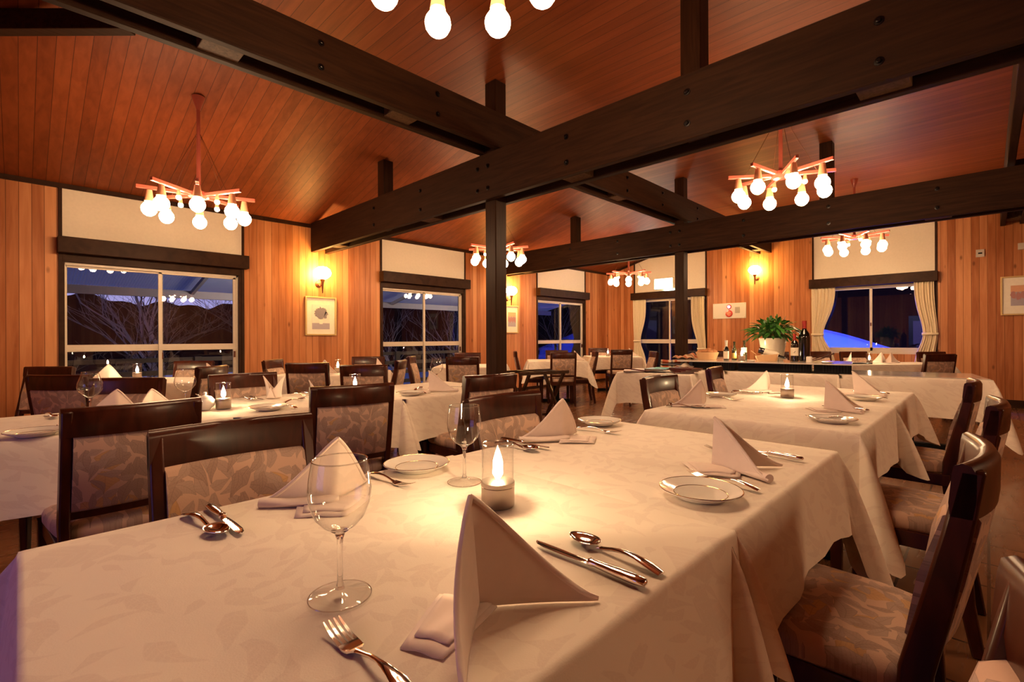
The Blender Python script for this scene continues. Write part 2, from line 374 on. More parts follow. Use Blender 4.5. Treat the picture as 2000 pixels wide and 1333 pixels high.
def structE(name, label, cat):
    o = thing(name, label, cat); o['kind'] = 'structure'; return o
AX, AY = math.cos(R(44.5)), math.sin(R(44.5))
def fr(xc, d): return (d*AX+xc*AY, d*AY-xc*AX)       # room point from across / along the diagonal of the room
FRONT = R(-45.5)                                      # rotation whose +y runs along that diagonal

# ------------------------------------------------------------------ room shell
YL, XB, YR, XF = 7.05, 10.75, -4.05, -2.5
m = MB(); m.box(XF-.15, XB+.15, YR-.15, YL+.15, -.12, 0)
struct(m.build('floor', 'floor_tiles'), 'brown square floor tiles under the tables', 'floor')

def wall_with_holes(axis, pos0, pos1, a0, a1, top, holes):
    """wall slab pos0..pos1 thick, running a0..a1, holes = (b0, b1, z0, z1)"""
    m = MB()
    def bx(u0, u1, z0, z1):
        if u1-u0 < 1e-4 or z1-z0 < 1e-4: return
        if axis == 'x': m.box(u0, u1, pos0, pos1, z0, z1)
        else: m.box(pos0, pos1, u0, u1, z0, z1)
    u = a0
    for b0, b1, z0, z1 in sorted(holes):
        bx(u, b0, 0, top); bx(b0, b1, 0, z0); bx(b0, b1, z1, top); u = b1
    bx(u, a1, 0, top); return m
WL = [(1.195+3.82*i) for i in range(3)]            # window centres along the long window wall
holes = [(c-.87, c+.87, .06, 1.98) for c in WL]
struct(wall_with_holes('x', YL, YL+.15, XF-.15, XB+.15, 2.95, holes).build('wall_left', 'pine_boards_along_x'), 'orange pine board wall with the deck windows', 'wall')
WBK = [(1.51, .80), (5.375, .06)]
struct(wall_with_holes('y', XB, XB+.15, YR, YL, 3.5, [(1.51-.88, 1.51+.88, .80, 2.06), (5.375-.88, 5.375+.88, .06, 2.06)]).build('wall_back', 'pine_boards_along_y'), 'orange pine board end wall with curtained windows', 'wall')
struct(wall_with_holes('x', YR-.15, YR, XF-.15, XB+.15, 2.95, []).build('wall_right', 'pine_boards_along_x'), 'pine board wall of the far aisle', 'wall')
struct(wall_with_holes('y', XF-.15, XF, YR, YL, 3.5, [(.4, 2.2, .3, 1.9)]).build('wall_front', 'pine_boards_along_y'), 'pine board wall facing the end wall', 'wall')  # unseen opening, assumed as the way in for the dusk light
# ceiling: slopes up from both long walls to a flat middle, boards running across
m = MB(); prof = [(7.25, 2.72), (4.42, 3.475), (-1.42, 3.475), (-4.25, 2.72)]
x0, x1 = XF-.15, XB+.15
vs = [(x, y, z+dz) for dz in (0, .1) for x in (x0, x1) for y, z in prof]
fs = []
for i in range(3):
    fs += [(i, i+1, 4+i+1, 4+i), (8+i, 12+i, 12+i+1, 8+i+1)]
fs += [(0, 8, 9, 1), (1, 9, 10, 2), (2, 10, 11, 3), (4, 5, 13, 12), (5, 6, 14, 13), (6, 7, 15, 14), (0, 4, 12, 8), (3, 11, 15, 7)]
m.add(vs, fs); struct(m.build('ceiling', 'ceiling_boards'), 'reddish board ceiling sloping up to a flat middle', 'ceiling')
# dark strips where walls meet the ceiling
m = MB(); m.box(XF, XB, YL-.025, YL, 2.725, 2.775); struct(m.build('trim_1', 'dark_trim_wood'), 'dark strip along the top of the window wall', 'trim')
m = MB(); m.prism([(YL, 2.715), (YL, 2.765), (4.42, 3.467), (4.42, 3.417)], XB-.025, XB, Matrix(((0, 0, 1, 0), (1, 0, 0, 0), (0, 1, 0, 0), (0, 0, 0, 1))))
struct(m.build('trim_2', 'dark_trim_wood'), 'dark sloping strip at the top of the end wall', 'trim')
m = MB(); m.box(XB-.02, XB, YR, YL, 0, .12); struct(m.build('baseboard_back', 'dark_trim_wood'), 'dark baseboard of the end wall', 'baseboard')
m = MB(); m.box(XF, XB, YL-.02, YL, 0, .06); struct(m.build('baseboard_left', 'dark_trim_wood'), 'dark baseboard of the window wall', 'baseboard')

# ------------------------------------------------------------------ windows
def window(n, axis, ctr, half, zb, zt, rail, pos, inner, label, curtain=False):
    """axis x: wall along x at y=pos, room on the -y side (inner=-1)"""
    def mk(): return MB()
    def bx(m, u0, u1, w0, w1, z0, z1):          # w measured from wall face into the wall (+) or the room (-)
        a, b = sorted((pos-inner*w0, pos-inner*w1))
        if axis == 'x': m.box(u0, u1, a, b, z0, z1)
        else: m.box(a, b, u0, u1, z0, z1)
    t = structE('window_%d' % n, label, 'window')
    c = ctr; hw = half
    m = mk()                                      # dark casing: posts, lintel and reveals
    for s in (-1, 1):
        cw = .018 if s < 0 else .035; u = sorted((c+s*hw, c+s*(hw-cw))); bx(m, u[0], u[1], -.012, .14, zb, zt)
    bx(m, c-hw, c+hw, -.012, .14, zt-.035, zt); bx(m, c-hw, c+hw, -.014, -.001, zt-.035, 2.05)
    m.build('casing', 'dark_trim_wood', t, bevel=.003)
    m = mk()                                      # cream aluminium frame: outer frame, meeting stile, rail
    a0, a1 = c-hw+.018, c+hw-.035; fz = zt-.035
    for u0, u1, z0, z1 in ((a0, a0+.010, zb, fz), (a1-.022, a1, zb, fz), (a0, a1, fz-.03, fz), (a0, a1, zb, zb+.05)):
        bx(m, u0, u1, .03, .09, z0, z1)
    m.build('frame', 'cream_aluminium', t, bevel=.003)
    for k, (u0, u1, w0) in enumerate(((a0+.010, c+.022, .062), (c-.022, a1-.022, .036))):
        m = mk(); st = .034; sl = .012 if k == 0 else st
        for q in ((u0, u0+sl, zb+.05, fz-.03), (u1-st, u1, zb+.05, fz-.03), (u0, u1, zb+.05, zb+.11), (u0, u1, fz-.052, fz-.03)): bx(m, q[0], q[1], w0, w0+.024, q[2], q[3])
        if rail: bx(m, u0, u1, w0-.004, w0+.024, rail[0], rail[1])
        sh = m.build('sash', 'cream_aluminium', t, bevel=.002)
        m = mk(); bx(m, u0+sl, u1-st, w0+.010, w0+.014, zb+.11, fz-.052); m.build('pane', 'window_glass', sh)
        m = mk(); bx(m, (u1-.012 if k == 0 else u1-.03), (u1 if k == 0 else u1-.012), w0-.03, w0, .87, .95) if rail else bx(m, u0+.01, u0+.03, w0-.02, w0, 1.30, 1.36)
        m.build('latch', 'brass_dark', sh, bevel=.003)
    # cream wall panel above, with dark border, and the deep dark pelmet board
    top = 2.725 if axis == 'x' else 3.46
    m = mk(); bx(m, c-hw, c+hw, -.008, .0, 2.2, top); m.build('upper_panel', 'cream_panel', t)
    m = mk()
    for s in (-1, 1):
        u = sorted((c+s*hw, c+s*(hw+.03))); bx(m, u[0], u[1], -.02, 0, zb, top)
    m.build('side_strip', 'dark_trim_wood', t)
    m = mk(); bx(m, c-hw-.04, c+hw+.06, -.13, 0, 2.03, 2.20); m.build('pelmet', 'dark_trim_wood', t, bevel=.004)
    return t
lab = ['wide deck window on the left beside the vase picture', 'deck window between the column and the vase picture', 'narrow looking deck window near the room corner']
for i in range(3): window(i+1, 'x', WL[i], .87, .06, 1.98, (.975, 1.05), YL, -1, lab[i])
window(4, 'y', 5.375, .88, .06, 2.06, (.965, 1.06), XB, -1, 'curtained window behind the square column under the exit sign')
window(5, 'y', 1.51, .88, .80, 2.06, None, XB, -1, 'curtained window looking at the blue snow bank')

# ------------------------------------------------------------------ timber frame
def ceiling_z(y): return min(3.475, 2.72+(7.25-y)*(3.475-2.72)/2.83, 2.72+(y+4.25)*(3.475-2.72)/2.83)
def double_beam(axis, p0, z0, z1, a0, a1, blocks, bolts, label):
    t = structE('ceiling_beam', label, 'beam')
    wood = 'dark_beam_wood_' + axis
    def bx(m, u0, u1, w0, w1, c0, c1):
        if axis == 'y': m.box(w0, w1, u0, u1, c0, c1)
        else: m.box(u0, u1, w0, w1, c0, c1)
    for w in (p0, p0+.21):
        m = MB(); bx(m, a0, a1, w, w+.06, z0, z1); m.build('plank', wood, t, bevel=.006)
    for b in blocks:
        m = MB(); bx(m, b-.11, b+.11, p0+.06, p0+.21, z0+.012, z1-.04); m.build('spacer_block', 'pale_block_wood', t, bevel=.004)
    for b, zs in bolts:
        for z in zs:
            m = MB(); 
            def pt(off, ang, r):
                u = b+r*math.cos(ang); zz = z+r*math.sin(ang); w = p0-off
                return (w, u, zz) if axis == 'y' else (u, w, zz)
            m.ring([[pt(o, 2*PI*j/12, r) for j in range(12)] for o, r in ((0, .022), (.004, .022), (.005, .013), (.016, .012), (.018, .008))])
            m.build('bolt', 'dark_steel', t)
    return t
XA, XC = 2.98, 6.80
bz = (2.47, 2.67)
def bl(y): return (y, bz)
YS = [5.24, 4.28, 3.37, 3.23, 2.33, 1.36, .38, -.6]
double_beam('y', XA, 2.37, 2.79, YR+.02, YL-.02, [6.4, 4.28, 2.33, .38, -1.6], [bl(y) for y in YS], 'double plank beam crossing above the nearest square column')
double_beam('y', XC, 2.37, 2.77, YR+.02, YL-.02, [6.4, 4.28, 2.33, .38, -1.6], [bl(y) for y in YS], 'double plank beam crossing above the far square column')
XS = [-.5, .45, 1.4, 2.35, 3.5, 4.3, 5.2, 6.1, 7.2, 8.2]
double_beam('x', 3.13, 2.82, 3.14, XF+.02, XB-.02, [.85, 2.1, 4.1, 5.2, 8.0, 10.3], [(x, (2.90, 3.06)) for x in XS], 'double plank beam running down the room over both columns')
double_beam('x', -.41, 2.82, 3.14, XF+.02, XB-.02, [2.1, 5.2, 8.0, 10.3], [], 'double plank beam running to the end wall at the right edge')
m = MB(); p, q = fr(-5.2, 3.34), fr(-2.62, 3.34)
m.bar((*p, 3.30), (*q, 3.30), .09, .14); struct(m.build('ceiling_beam', 'dark_beam_wood_x', bevel=.006), 'dark diagonal valley beam in the upper corner', 'beam')
for x, lb in ((3.04, 'square dark wooden column beside the dining tables'), (6.86, 'square dark wooden column in front of the exit sign')):
    m = MB(); m.box(x+.005, x+.145, 3.195, 3.335, 0, 3.475); o = m.build('column', 'dark_post_wood', bevel=.008); struct(o, lb, 'column')
for x, y, lb in ((3.04, 5.2, 'short post on the near cross beam towards the window wall'), (3.04, 1.37, 'short post on the near cross beam at the top of the view'), (3.04, -.62, 'short post on the near cross beam past the edge'),
                 (6.86, 5.22, 'short post on the far cross beam towards the window wall'), (6.86, 1.40, 'short post on the far cross beam beside a chandelier')):
    m = MB(); m.box(x+.008, x+.142, y-.067, y+.067, 2.42, ceiling_z(y+.067)); o = m.build('short_column', 'dark_post_wood', bevel=.006); struct(o, lb, 'post')

# ------------------------------------------------------------------ chandeliers
def make_chandelier(label, rod):
    t = thing('chandelier', label, 'chandelier', group='globe bulb chandeliers')
    m = MB(); m.lathe([(.052, rod), (.05, rod-.02), (.022, rod-.10), (.018, rod-.12)], 20); m.build('canopy', 'red_wood_lamp', t, smooth=True)
    m = MB(); m.lathe([(.016, rod-.1), (.018, .19)], 12); m.build('rod', 'red_wood_lamp', t, smooth=True)
    m = MB(); m.lathe([(.02, .205), (.075, .20), (.085, .17), (.085, .155), (.06, .14), (.0, .135)], 8); m.build('hub', 'red_wood_lamp', t)
    for k in range(8):
        a = R(31+45*k); ca, sa = math.cos(a), math.sin(a); zz = .172+(.006 if k % 2 else 0)
        m = MB(); m.bar((ca*.05, sa*.05, zz), (ca*.45, sa*.45, zz+.012), .026, .03); arm = m.build('arm', 'red_wood_lamp', t, bevel=.003)
        c = (ca*.36, sa*.36, 0)
        m = MB(); m.lathe([(.022, zz-.012), (.036, .068), (.030, .066)], 16, c); m.build('socket', 'socket_wood', arm, smooth=True)
        m = MB(); m.lathe([(.0, -.060), (.02, -.057), (.041, -.042), (.056, -.018), (.060, .004), (.055, .026), (.04, .048), (.029, .062), (.027, .07)], 16, c); m.build('bulb', 'bulb_glow', arm, smooth=True)
        if k % 2 == 0:
            c = (ca*.20, sa*.20, 0)
            m = MB(); m.lathe([(.012, zz-.012), (.018, .115), (.016, .113)], 10, c); m.build('small_socket', 'socket_wood', arm, smooth=True)
            m = MB(); m.sphere((c[0], c[1], .098), .022, 10, 6); m.build('small_bulb', 'small_bulb_glow', arm, smooth=True)
            m = MB(); m.tube([(ca*.30, sa*.30, zz+.02), (ca*.02, sa*.02, .72)], .0022, 5); m.build('wire', 'brass_dark', arm)
    return t
CH = [(1.14, 5.08, 2.235, 'chandelier hanging before the wide left deck window'), (1.21, 1.47, 2.555, 'chandelier of which only the lowest bulbs show at the top edge'),
      (4.93, 5.12, 2.245, 'chandelier partly hidden by the nearest square column'), (4.93, 1.36, 2.43, 'chandelier hanging low in front of the far cross beam'),
      (8.81, 5.28, 2.255, 'chandelier hanging near the room corner by the exit sign'), (8.81, 1.43, 2.43, 'chandelier hanging before the cream panel over the snow window')]
for x, y, z, lb in CH:
    t = make_chandelier(lb, ceiling_z(y)-z); t.location = (x, y, z)
    if z > 2.5: t.rotation_euler = (0, 0, R(-9.5))
t = make_chandelier('chandelier added out of view in the far aisle to brighten the tables', ceiling_z(-2.4)-2.25); t.location = (3.2, -2.4, 2.25)  # added out of view as extra light on the right-hand cloth sides

# ------------------------------------------------------------------ wall lamps
def sconce(loc, rz, label):
    t = thing('wall_lamp', label, 'wall lamp', loc, rz, 'torch shaped wall lamps')    # +y points into the room
    m = MB(); m.lathe([(.05, 0), (.045, .012), (.02, .02)], 20, (0, 0, 0), M=Matrix.Translation((0, 0, -.03)) @ Matrix.Rotation(-PI/2, 4, 'X')); m.build('backplate', 'brass_dark', t, smooth=True)
    m = MB(); m.tube([(0, .01, -.03), (0, .05, -.06), (0, .10, -.055), (0, .135, -.02)], .009, 8); m.build('bracket', 'brass_dark', t, smooth=True)
    m = MB(); m.lathe([(.008, -.17), (.014, -.10), (.018, -.02), (.034, .02), (.036, .035), (.028, .035)], 16, (0, .14, 0)); m.build('torch', 'brass_dark', t, smooth=True)
    m = MB(); m.lathe([(.026, .03), (.07, .05), (.112, .09), (.122, .13), (.105, .175), (.06, .21), (.0, .222)], 18, (0, .14, 0)); m.build('lamp_shade', 'sconce_glow', t, smooth=True)
sconce((3.10, YL, 1.94), PI, 'glowing torch lamp above the vase picture')
sconce((7.02, YL, 1.94), PI, 'glowing torch lamp just behind the nearest column')
sconce((XB, 3.42, 2.36), PI/2, 'glowing torch lamp on the end wall above the plant')

# ------------------------------------------------------------------ pictures and wall fittings
def picture(loc, rz, w, h, label, kind):
    t = thing('framed_picture', label, 'picture', loc, rz)
    m = MB(); f = .022
    for q in ((-w/2, -w/2+f, -h/2, h/2), (w/2-f, w/2, -h/2, h/2), (-w/2+f, w/2-f, -h/2, -h/2+f), (-w/2+f, w/2-f, h/2-f, h/2)): m.box(q[0], q[1], .002, .03, q[2], q[3])
    m.build('frame', 'frame_gold', t, bevel=.003)
    m = MB(); m.box(-w/2+f, w/2-f, .003, .014, -h/2+f, h/2-f); m.build('mat_board', 'mat_board', t)
    def disc(m, cx, cz, rx, rz_, y, n=18, jag=0):
        m.add([(cx+rx*(1+jag*random.uniform(-1, 1))*math.cos(2*PI*i/n), y, cz+rz_*(1+jag*random.uniform(-1, 1))*math.sin(2*PI*i/n)) for i in range(n)], [tuple(range(n))])
    if kind == 'vase':
        pw, ph = w*.56, h*.60
        m = MB(); m.box(-pw/2, pw/2, .014, .0155, -ph/2-.02, ph/2); pr = m.build('print', 'print_paper', t)
        m = MB(); m.box(-pw/2, pw/2, .0155, .0162, -ph/2-.02, -ph/2+.07); m.build('printed_ground', 'print_violet_pale', pr)
        m = MB(); disc(m, 0, .05, .088, .085, .0172, 60, .24); disc(m, -.03, .03, .07, .06, .0174, 40, .3); disc(m, .03, .06, .06, .05, .0176, 40, .3); m.build('printed_bush', 'print_violet', pr)
        m = MB(); m.add([(-.03, .018, -.045), (.03, .018, -.045), (.024, .018, -.115), (-.024, .018, -.115)], [(0, 1, 2, 3)]); m.build('printed_pot', 'mat_board', pr)
    else:
        pw, ph = w*.60, h*.52
        m = MB(); m.box(-pw/2, pw/2, .014, .0155, -ph/2, ph/2); pr = m.build('print', 'print_violet_pale', t)
        m = MB(); m.box(-pw/2, pw/2, .0155, .0162, ph*.18, ph/2); m.build('printed_sky', 'print_orange', pr)
        m = MB()
        for i in range(6): disc(m, -pw/2+pw*(i+.5)/6, -.01+.02*(i % 2), pw*.09, ph*.2, .0166+i*.0001, 14, .2)
        m.build('printed_trees', 'print_rose', pr)
    return t
picture((3.13, YL, 1.44), PI, .47, .57, 'gold framed print of a bush in a pot', 'vase')
picture((7.16, YL, 1.49), PI, .38, .57, 'framed print half hidden by the nearest column', 'scene')
picture((XB, -.42, 1.73), PI/2, .56, .60, 'gold framed landscape print cut by the right edge', 'scene')
t = thing('alarm_panel', 'white fire alarm panel with red lamp and button', 'alarm', (XB, 3.98, 1.675), PI/2)
m = MB(); m.box(-.345, .345, .001, .02, -.165, .165); m.build('plate', 'panel_white', t, bevel=.004)
m = MB(); m.lathe([(.075, .02), (.075, .03), (.055, .033), (.05, .026), (.018, .026), (.016, .034), (0, .034)], 24, M=Matrix.Translation((.0, 0, -.06)) @ Matrix.Rotation(-PI/2, 4, 'X')); m.build('call_button', 'alarm_red', t, smooth=True)
m = MB(); m.lathe([(.05, .02), (.046, .03), (.03, .032)], 20, M=Matrix.Translation((.0, 0, .085)) @ Matrix.Rotation(-PI/2, 4, 'X')); lp = m.build('lamp_ring', 'alarm_red', t, smooth=True)
m = MB(); m.sphere((0, .03, .085), .028, 14, 8, sy=.5); m.build('lamp', 'led_glow', lp, smooth=True)
m = MB(); [m.box(-.22+.0125*i, -.212+.0125*i, .019, .022, -.055, .075) for i in range(8)]; m.build('speaker_grille', 'speaker_grey', t)
for i, (a, b) in enumerate(((-.32, .145), (.32, .145), (-.32, -.145), (.32, -.145))):
    m = MB(); m.lathe([(.008, .019), (.006, .023), (0, .0235)], 8, M=Matrix.Translation((a, 0, b)) @ Matrix.Rotation(-PI/2, 4, 'X')); m.build('screw', 'speaker_grey', t)
t = thing('thermostat', 'small pale wall thermostat right of the snow window', 'thermostat', (XB, .085, 2.43), PI/2)
m = MB(); m.box(-.05, .05, .001, .022, -.06, .06); m.build('cover', 'plate_grey', t, bevel=.004)
m = MB(); m.box(-.024, .024, .02, .024, -.012, .012); m.build('display', 'black_plastic', t)
t = thing('wall_box', 'pale junction box at the right edge above the print', 'box', (XB, -.40, 2.48), PI/2)
m = MB(); m.box(-.07, .07, .001, .035, -.05, .05); m.build('cover', 'plate_grey', t, bevel=.004)
t = thing('exit_sign', 'glaring green and white exit sign beside the far column', 'exit sign', (XB, 5.48, 2.38), PI/2)
m = MB(); m.box(-.24, .24, .001, .05, -.13, .13); m.build('housing', 'panel_white', t, bevel=.004)
m = MB(); m.box(-.225, .225, .05, .056, -.115, .115); m.build('lit_face', 'exit_glow', t)
m = MB(); m.box(-.24, -.02, .001, .05, -.20, -.14); m.build('lower_lamp', 'exit_glow', t)

# ------------------------------------------------------------------ curtains
def curtain(y0, y1, z0, z1, tie_y, tie_w, tie_z, label):
    t = thing('curtain', label, 'curtain', (XB-.07, 0, 0), 0, 'cream curtains tied back')
    def f(u, v):
        z = z1+(z0-z1)*v; k = (z-tie_z)
        g = math.exp(-(k/.42)**2) if k > 0 else math.exp(-(k/.30)**2)
        c = (y0+y1)/2*(1-g)+tie_y*g; w = abs(y1-y0)*(1-g)+tie_w*g
        amp = .022*(1-.45*g)
        return Vector((amp*math.sin(u*2*PI*7)+.01*math.sin(u*2*PI*3+v*3), c+w*(u-.5)+.006*math.sin(u*2*PI*14), z))
    m = MB(); m.grid(f, 84, 40); m.build('drape', 'curtain_cloth', t, smooth=True, solid=.003)
    m = MB(); rs = []
    for i in range(25):
        a = 2*PI*i/24; rs.append([(.035*math.cos(a)*s, tie_y+(tie_w/2+.012)*math.sin(a), tie_z+dz) for s, dz in ((1.0, -.02), (1.08, 0), (1.0, .02))])
    m.add([p for r in rs for p in r], [(i*3+j, i*3+j+1, (i+1)*3+j+1, (i+1)*3+j) for i in range(24) for j in (0, 1)]); m.build('tieback', 'curtain_cloth', t, smooth=True, solid=.003)
curtain(2.03, 2.42, .55, 2.03, 2.32, .19, 1.15, 'cream curtain tied back behind the wine bottles')
curtain(.64, .90, .55, 2.03, .69, .19, 1.15, 'cream curtain tied back nearest the right edge')
curtain(5.93, 6.28, .12, 2.03, 6.17, .18, 1.02, 'cream curtain tied back nearest the room corner')
curtain(4.50, 4.80, .12, 2.03, 4.56, .18, .85, 'cream curtain tied back next to the alarm panel')

# ------------------------------------------------------------------ dining chairs (+y is the front, origin under the top rail)
def make_chair():
    t = thing('dining_chair', '', 'chair')
    prof = [(0, .865), (.022, .74), (.055, .58), (.082, .46), (.088, .36), (.075, .18), (.045, 0)]
    for s in (-1, 1):
        rs = []
        for i, (y, z) in enumerate(prof):
            w = .016; d = (.019, .022, .026, .028, .026, .022, .018)[i]; x = s*(.193 - .004*(i > 3))
            rs.append([(x-w, y-d, z), (x+w, y-d, z), (x+w, y+d, z), (x-w, y+d, z)])
        m = MB(); m.ring(rs); m.build('leg', 'mahogany', t, bevel=.006, smooth=True)
    for s in (-1, 1):
        m = MB(); m.ring([[(s*.205-w, .455-w, z), (s*.205+w, .455-w, z), (s*.205+w, .455+w, z), (s*.205-w, .455+w, z)] for z, w in ((0, .015), (.25, .019), (.40, .022))]); m.build('leg', 'mahogany', t, bevel=.004)
    def bow(x): return -.034*(1-(x/.21)**2)
    # top rail, bowed in plan and rounded on top
    rs = []
    for i in range(15):
        x = -.209+.418*i/14; y = bow(x)+.012
        cs = [(-.013, .775), (-.016, .80), (-.017, .858), (-.010, .872), (.003, .876), (.014, .870), (.017, .855), (.022, .80), (.020, .775)]
        rs.append([(x, y+a, z) for a, z in cs])
    m = MB(); m.ring(rs); m.build('top_rail', 'mahogany', t, smooth=50)
    def yb(z): 
        for (a, b), (c, d) in zip(prof, prof[1:]):
            if d <= z <= b: return a+(c-a)*(b-z)/(b-d)
        return .0
    m = MB()
    rs = []
    for i in range(11):
        x = -.177+.354*i/10; k = .85*bow(x)
        rs.append([(x, k+yb(z)+o, z) for z, o in ((.505, -.014), (.515, -.02), (.64, -.022), (.765, -.02), (.776, -.012), (.776, .016), (.765, .034), (.64, .047), (.515, .040), (.505, .02))])
    m.ring(rs); m.build('back_pad', 'floral_fabric_back', t, smooth=60)
    m = MB(); m.ring([[(x, .6*bow(x)+yb(z)+o, z) for z, o in ((.475, -.014), (.505, -.014), (.505, .014), (.475, .014))] for x in [-.18+.045*i for i in range(9)]]); m.build('lower_rail', 'mahogany', t, bevel=.003)
    # upholstered seat, rounded front
    def out(i, n):
        a = 2*PI*i/n; c, s_ = math.cos(a), math.sin(a); e = .42
        return math.copysign(abs(c)**e, c), math.copysign(abs(s_)**e, s_)
    rs = []
    for z, k in ((.395, .97), (.405, 1.0), (.43, 1.0), (.447, .965), (.456, .88), (.462, .6), (.465, .25)):
        ring = []
        for i in range(36):
            u, v = out(i, 36); wx = (.205+.022*(v+1)/2)*k; ring.append((u*wx, .275+v*.215*k, z))
        rs.append(ring)
    m = MB(); m.ring(rs); m.build('seat', 'floral_fabric_seat', t, smooth=60)
    m = MB()
    for q in ((-.205, .205, .455, .478), (-.195, .195, .075, .098), (-.214, -.192, .08, .47), (.192, .214, .08, .47)): m.box(*q, .335, .395)
    m.build('seat_frame', 'mahogany', t, bevel=.004)
    return t
CH0 = make_chair(); used = [0]
GCH = 'mahogany dining chairs with floral upholstery'
def chair(x, y, deg, label):
    if not used[0]:
        used[0] = 1; CH0.location = (x, y, 0); CH0.rotation_euler = (0, 0, R(deg)); CH0['label'] = label; CH0['group'] = GCH; return CH0
    return dup(CH0, (x, y, 0), R(deg), label, GCH)
def chair_d(xc, d, face, label):
    deg = {'away': -45.5, 'toward': 134.5, 'right': -135.5, 'left': 44.5}[face]
    x, y = fr(xc, d); return chair(x, y, deg, label)
chair(.44, 1.55, 180, 'floral backed chair at the near table behind the spoon and knife')
chair(1.42, 1.45, 180, 'floral backed chair at the near table behind the tall standing napkin')
chair(.305, 2.245, 4, 'dark backed chair seen from behind, overlapped by the nearest floral chair')
chair(1.19, 2.295, -12, 'chair seen from behind between the two nearest floral chairs, candle glowing over its rail')
chair(2.14, 2.29, -5, 'chair seen from behind in front of the column, beside the hanging cloth corner')
chair(2.745, 1.44, 181, 'chair at the second candle table, left one of two facing the viewer')
chair(3.80, 1.53, 190, 'chair at the second candle table, next to the menus and buffet')
chair(1.42, .02, 0, 'large chair at the right with glossy curved rail and floral seat')
chair(2.50, -.02, 0, 'middle chair of the right row, its seat under a hanging cloth')
chair(3.55, .06, 0, 'last chair of the right row, in front of the glossy buffet end')
chair(.535, -.035, 0, 'chair cut off by the lower right corner of the view')
chair(1.07, 3.62, 178, 'chair facing the viewer behind the standing crown napkin on the long table')
chair(.47, 3.74, 140, 'chair facing the viewer behind the triangular napkins on the long table')
chair_d(-3.02, 3.22, 'away', 'chair seen from behind left of the balloon wine glass')
chair_d(-4.02, 4.22, 'toward', 'chair at the far left window table, close to the bare board wall')
chair_d(-3.42, 5.22, 'toward', 'chair facing the viewer in front of the wide deck window')
chair_d(-2.62, 4.25, 'left', 'chair seen from the side at the right of the wide window table')
chair_d(-2.70, 5.45, 'right', 'small chair under the vase picture, at the left of its table')
chair_d(-2.0, 4.72, 'away', 'chair seen from behind directly under the vase picture')
chair_d(-1.32, 4.3, 'away', 'chair seen from behind with the bright candle in front of its back')
chair_d(-1.85, 6.25, 'toward', 'chair facing the viewer at the boards right of the vase picture')
chair_d(-1.22, 5.35, 'left', 'chair seen from the side in front of the second deck window, the left one')
chair_d(-1.33, 6.35, 'right', 'chair seen from the side in front of the second deck window, the right one')
chair_d(-.62, 6.05, 'away', 'chair seen from behind just left of the nearest column')
chair_d(-.71, 7.75, 'toward', 'chair facing the viewer beyond the table left of the nearest column')
chair_d(.82, 7.72, 'away', 'chair seen from behind standing free on the open floor before the narrow window')
chair_d(.84, 9.12, 'toward', 'chair under the narrow looking deck window, facing the viewer')
chair_d(.06, 8.55, 'right', 'chair seen from the side just right of the nearest column')
chair_d(1.44, 8.35, 'left', 'chair seen from the side between the two tables at the room corner')
chair_d(2.12, 9.35, 'away', 'chair seen from behind at the corner table with the candle')
chair_d(1.92, 10.85, 'toward', 'chair at the corner table against the end wall boards')
chair_d(2.35, 8.0, 'left', 'chair seen from the side left of the far column, behind the striped blanket')
chair_d(3.36, 8.15, 'toward', 'chair peeping out behind the bread basket')
chair_d(4.12, 7.6, 'toward', 'chair peeping out behind the white plant pot')
chair_d(4.88, 7.75, 'toward', 'chair under the snow window, next to the tied curtain')
chair_d(5.36, 7.62, 'toward', 'chair under the snow window, behind the tray and candle')
chair_d(5.68, 6.42, 'away', 'chair seen from behind at the table under the snow window')
chair_d(6.35, 7.35, 'toward', 'chair at the end wall boards on the right, mostly hidden by another chair')

